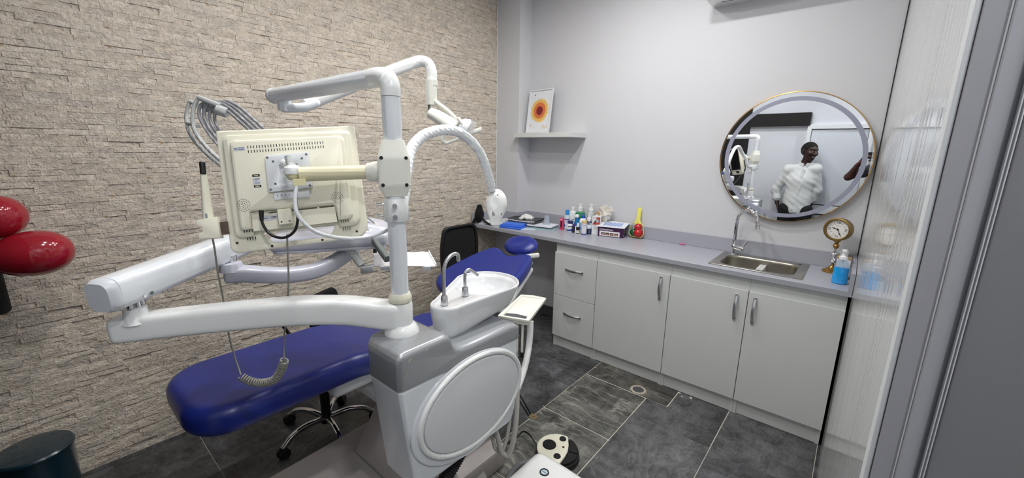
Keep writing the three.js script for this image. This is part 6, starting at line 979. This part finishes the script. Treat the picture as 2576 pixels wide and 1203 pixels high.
  const mid = (a, b, k) => J[a].map((v, i) => v + (J[b][i] - v) * k);
  const sl = spec.sleeve, shirtB = [['neck', 'chest', 0.064, 0.148], ['shL', 'shR', 0.062, 0.062], ['chest', 'waist', 0.148, 0.14], ['waist', 'hip', 0.14, 0.152]], colr = [];
  for (const s2 of ['L', 'R']) { if (sl > 1) { shirtB.push(['sh' + s2, 'el' + s2, 0.062, 0.052], ['el' + s2, mid('el' + s2, 'wr' + s2, sl - 1), 0.052, 0.047]); } else shirtB.push(['sh' + s2, mid('sh' + s2, 'el' + s2, sl), 0.062, 0.06]); }
  const nk = V(...J.neck), hemY = spec.hem;
  part('shirt', strip(sdf(cloth(shirtB, 0.0014, (x, y, z) => Math.max(hemY - y + 0.25 * Math.pow(x - J.hip[0], 2) * -6, sCap(x, y, z, nk.clone().add(V(0, -0.02, 0)).toArray(), J.head, 0.05, 0.06) * -1)), lo, hi, 0.0095)), std(spec.shirt, 0.85), t);
  if (spec.collar) { const c0 = nk.clone().add(V(0.004, -0.004, -0.002)), ringP = []; for (let i = 0; i <= 20; i++) { const q = 0.3 + (i / 20) * (Math.PI * 2 - 0.6); ringP.push(c0.clone().add(V(0.068 * Math.sin(q), 0.012 - 0.016 * Math.cos(q), -0.062 * Math.cos(q)))); }
    part('collar', sweep(ringP, () => [0.005, 0.025, 3], { n: 44, m: 10, up: [0, 1, 0], cap: 'round', cr: 0.003 }), std(spec.shirt, 0.8), t);
    for (const sd of [-1, 1]) part('collar_point', extrude([[0.008 * sd, 0.004], [0.06 * sd, 0.02], [0.062 * sd, -0.028], [0.03 * sd, -0.05]], 0.006, 0.0015, { m: frame(c0.clone().add(V(0, 0.002, -0.074)), V(1, 0, 0.55 * sd).normalize(), V(0, 0.9, -0.0).normalize(), V(-0.55 * sd, 0, 1).normalize()) }), std(spec.shirt, 0.75), t);
    part('placket', sweep([[nk.x, nk.y - 0.05, zc - 0.088], [nk.x - 0.008, J.chest[1], zc - 0.1085], [J.waist[0], J.waist[1], zc - 0.1035], [J.hip[0], J.hip[1] - 0.04, zc - 0.111]], () => [0.014, 0.003, 4], { n: 24, m: 10, up: [0, 0, -1] }), std(spec.shirt, 0.75), t);
    for (let i = 0; i < 6; i++) { const q = V(...J.neck).lerp(V(...J.hip), 0.12 + i * 0.15); part('button', latheAlong([[0, 0.002], [0.005, 0.0018], [0.005, -0.002]], q.add(V(0.0, 0, -0.109 - (i < 1 ? -0.012 : 0))), V(0, 0, -1), 10), std(0xd0d0cc, 0.4), t); }
    for (const s2 of ['L', 'R']) { const a = mid('el' + s2, 'wr' + s2, sl - 1.2), b = mid('el' + s2, 'wr' + s2, sl - 0.98); part('cuff', sweep([a, b], t2 => 0.05, { n: 3, m: 20, cap: 'round', cr: 0.008 }), std(spec.shirt, 0.8), t); } }
  const tr = []; for (const s2 of ['L', 'R']) tr.push(['hip' + s2, 'kn' + s2, 0.1, 0.075], ['kn' + s2, 'an' + s2, 0.075, 0.062]); tr.push(['hip', 'waist', 0.132, 0.12]);
  part('trousers', strip(sdf(cloth(tr, 0.002, (x, y, z) => Math.max(y - J.waist[1] + 0.02, J.anL[1] - 0.045 - y)), lo, hi, 0.0125)), std(spec.trousers, 0.85), t);
  for (const s2 of ['L', 'R']) { const A = J['an' + s2]; part('shoe', sweep([[A[0] - 0.25 * spec.toe[0] * 0.25, 0.045, A[2] - 0.25 * spec.toe[1] * 0.25], [A[0] + 0.09 * spec.toe[0], 0.04, A[2] + 0.09 * spec.toe[1]], [A[0] + 0.19 * spec.toe[0], 0.03, A[2] + 0.19 * spec.toe[1]]], t2 => [0.04 + 0.006 * Math.sin(t2 * 3), 0.043 - 0.016 * t2, 2.4], { n: 14, m: 16, up: [0, 1, 0], cap: 'round', cr: 0.026 }), std(0x151515, 0.5), t); }
  return t;
}
figure({
  label: 'smiling person in a white button shirt reflected in the round mirror', base: [2.1, 3.3], face: [0.74, -0.06, -0.67], up: [0.16, 0.98, -0.05], skin: 0x311a13, shirt: 0xd9dcdc, trousers: 0x0c0c0f, sleeve: 1.62, hem: 0.825, collar: true, toe: [0.1, -1],
  J: { head: [2.15, 1.592, 3.275], neck: [2.125, 1.435, 3.3], chest: [2.1, 1.24, 3.3], waist: [2.1, 1.0, 3.3], hip: [2.1, 0.88, 3.3], shL: [1.965, 1.365, 3.3], shR: [2.24, 1.385, 3.305], elL: [1.85, 1.1, 3.34], wrL: [1.89, 0.925, 3.315], elR: [2.285, 1.12, 3.345], wrR: [2.235, 0.93, 3.37], hipL: [2.015, 0.86, 3.3], hipR: [2.185, 0.86, 3.3], knL: [2.0, 0.48, 3.29], knR: [2.2, 0.48, 3.29], anL: [1.995, 0.09, 3.31], anR: [2.21, 0.09, 3.31] },
  handL: { dir: [0.3, -0.93, -0.05], palm: [0.9, 0.2, 0.1], curl: 0.5 }, handR: { dir: [-0.3, -0.95, 0.0], palm: [-0.6, 0.3, -0.6], curl: 0.5 },
});
figure({
  label: 'person in dark clothes standing in the doorway raising a phone', base: [2.98, 3.32], face: [-0.5, -0.1, -0.86], skin: 0x4a2c22, shirt: 0x3a3c42, trousers: 0x1a1b20, sleeve: 0.55, hem: 0.84, toe: [-0.3, -0.95],
  J: { head: [2.93, 1.665, 3.26], neck: [2.96, 1.5, 3.27], chest: [2.975, 1.3, 3.27], waist: [2.98, 1.05, 3.27], hip: [2.98, 0.92, 3.27], shL: [2.82, 1.43, 3.27], shR: [3.13, 1.43, 3.27], elL: [2.565, 1.305, 3.2], wrL: [2.635, 1.455, 3.13], elR: [3.1, 1.22, 3.19], wrR: [2.86, 1.46, 3.145], hipL: [2.895, 0.9, 3.27], hipR: [3.065, 0.9, 3.27], knL: [2.89, 0.5, 3.26], knR: [3.07, 0.5, 3.26], anL: [2.89, 0.09, 3.27], anR: [3.07, 0.09, 3.27] },
  handL: { dir: [0.4, 0.85, -0.1], palm: [0.9, -0.35, -0.1], curl: 0.9 }, handR: { dir: [-0.75, 0.6, -0.12], palm: [-0.5, -0.75, 0.1], curl: 0.8 },
});
{ const t = thing('phone', 'black phone held up in the doorway hands', 'phone', [2.75, 1.56, 3.105]); const m = frame(V(2.752, 1.558, 3.112), V(0.95, 0, -0.05).normalize(), V(0, 1, 0), V(0.05, 0, 0.95).normalize()); part('case', box(-0.075, 0.075, -0.036, 0.036, -0.004, 0.004, 0.004).applyMatrix4(m), M.black, t); part('screen', box(-0.071, 0.071, -0.033, 0.033, 0.0041, 0.0045).applyMatrix4(m), phy(0x1a1d24, 0.1), t); }
renderer.render(scene, camera);
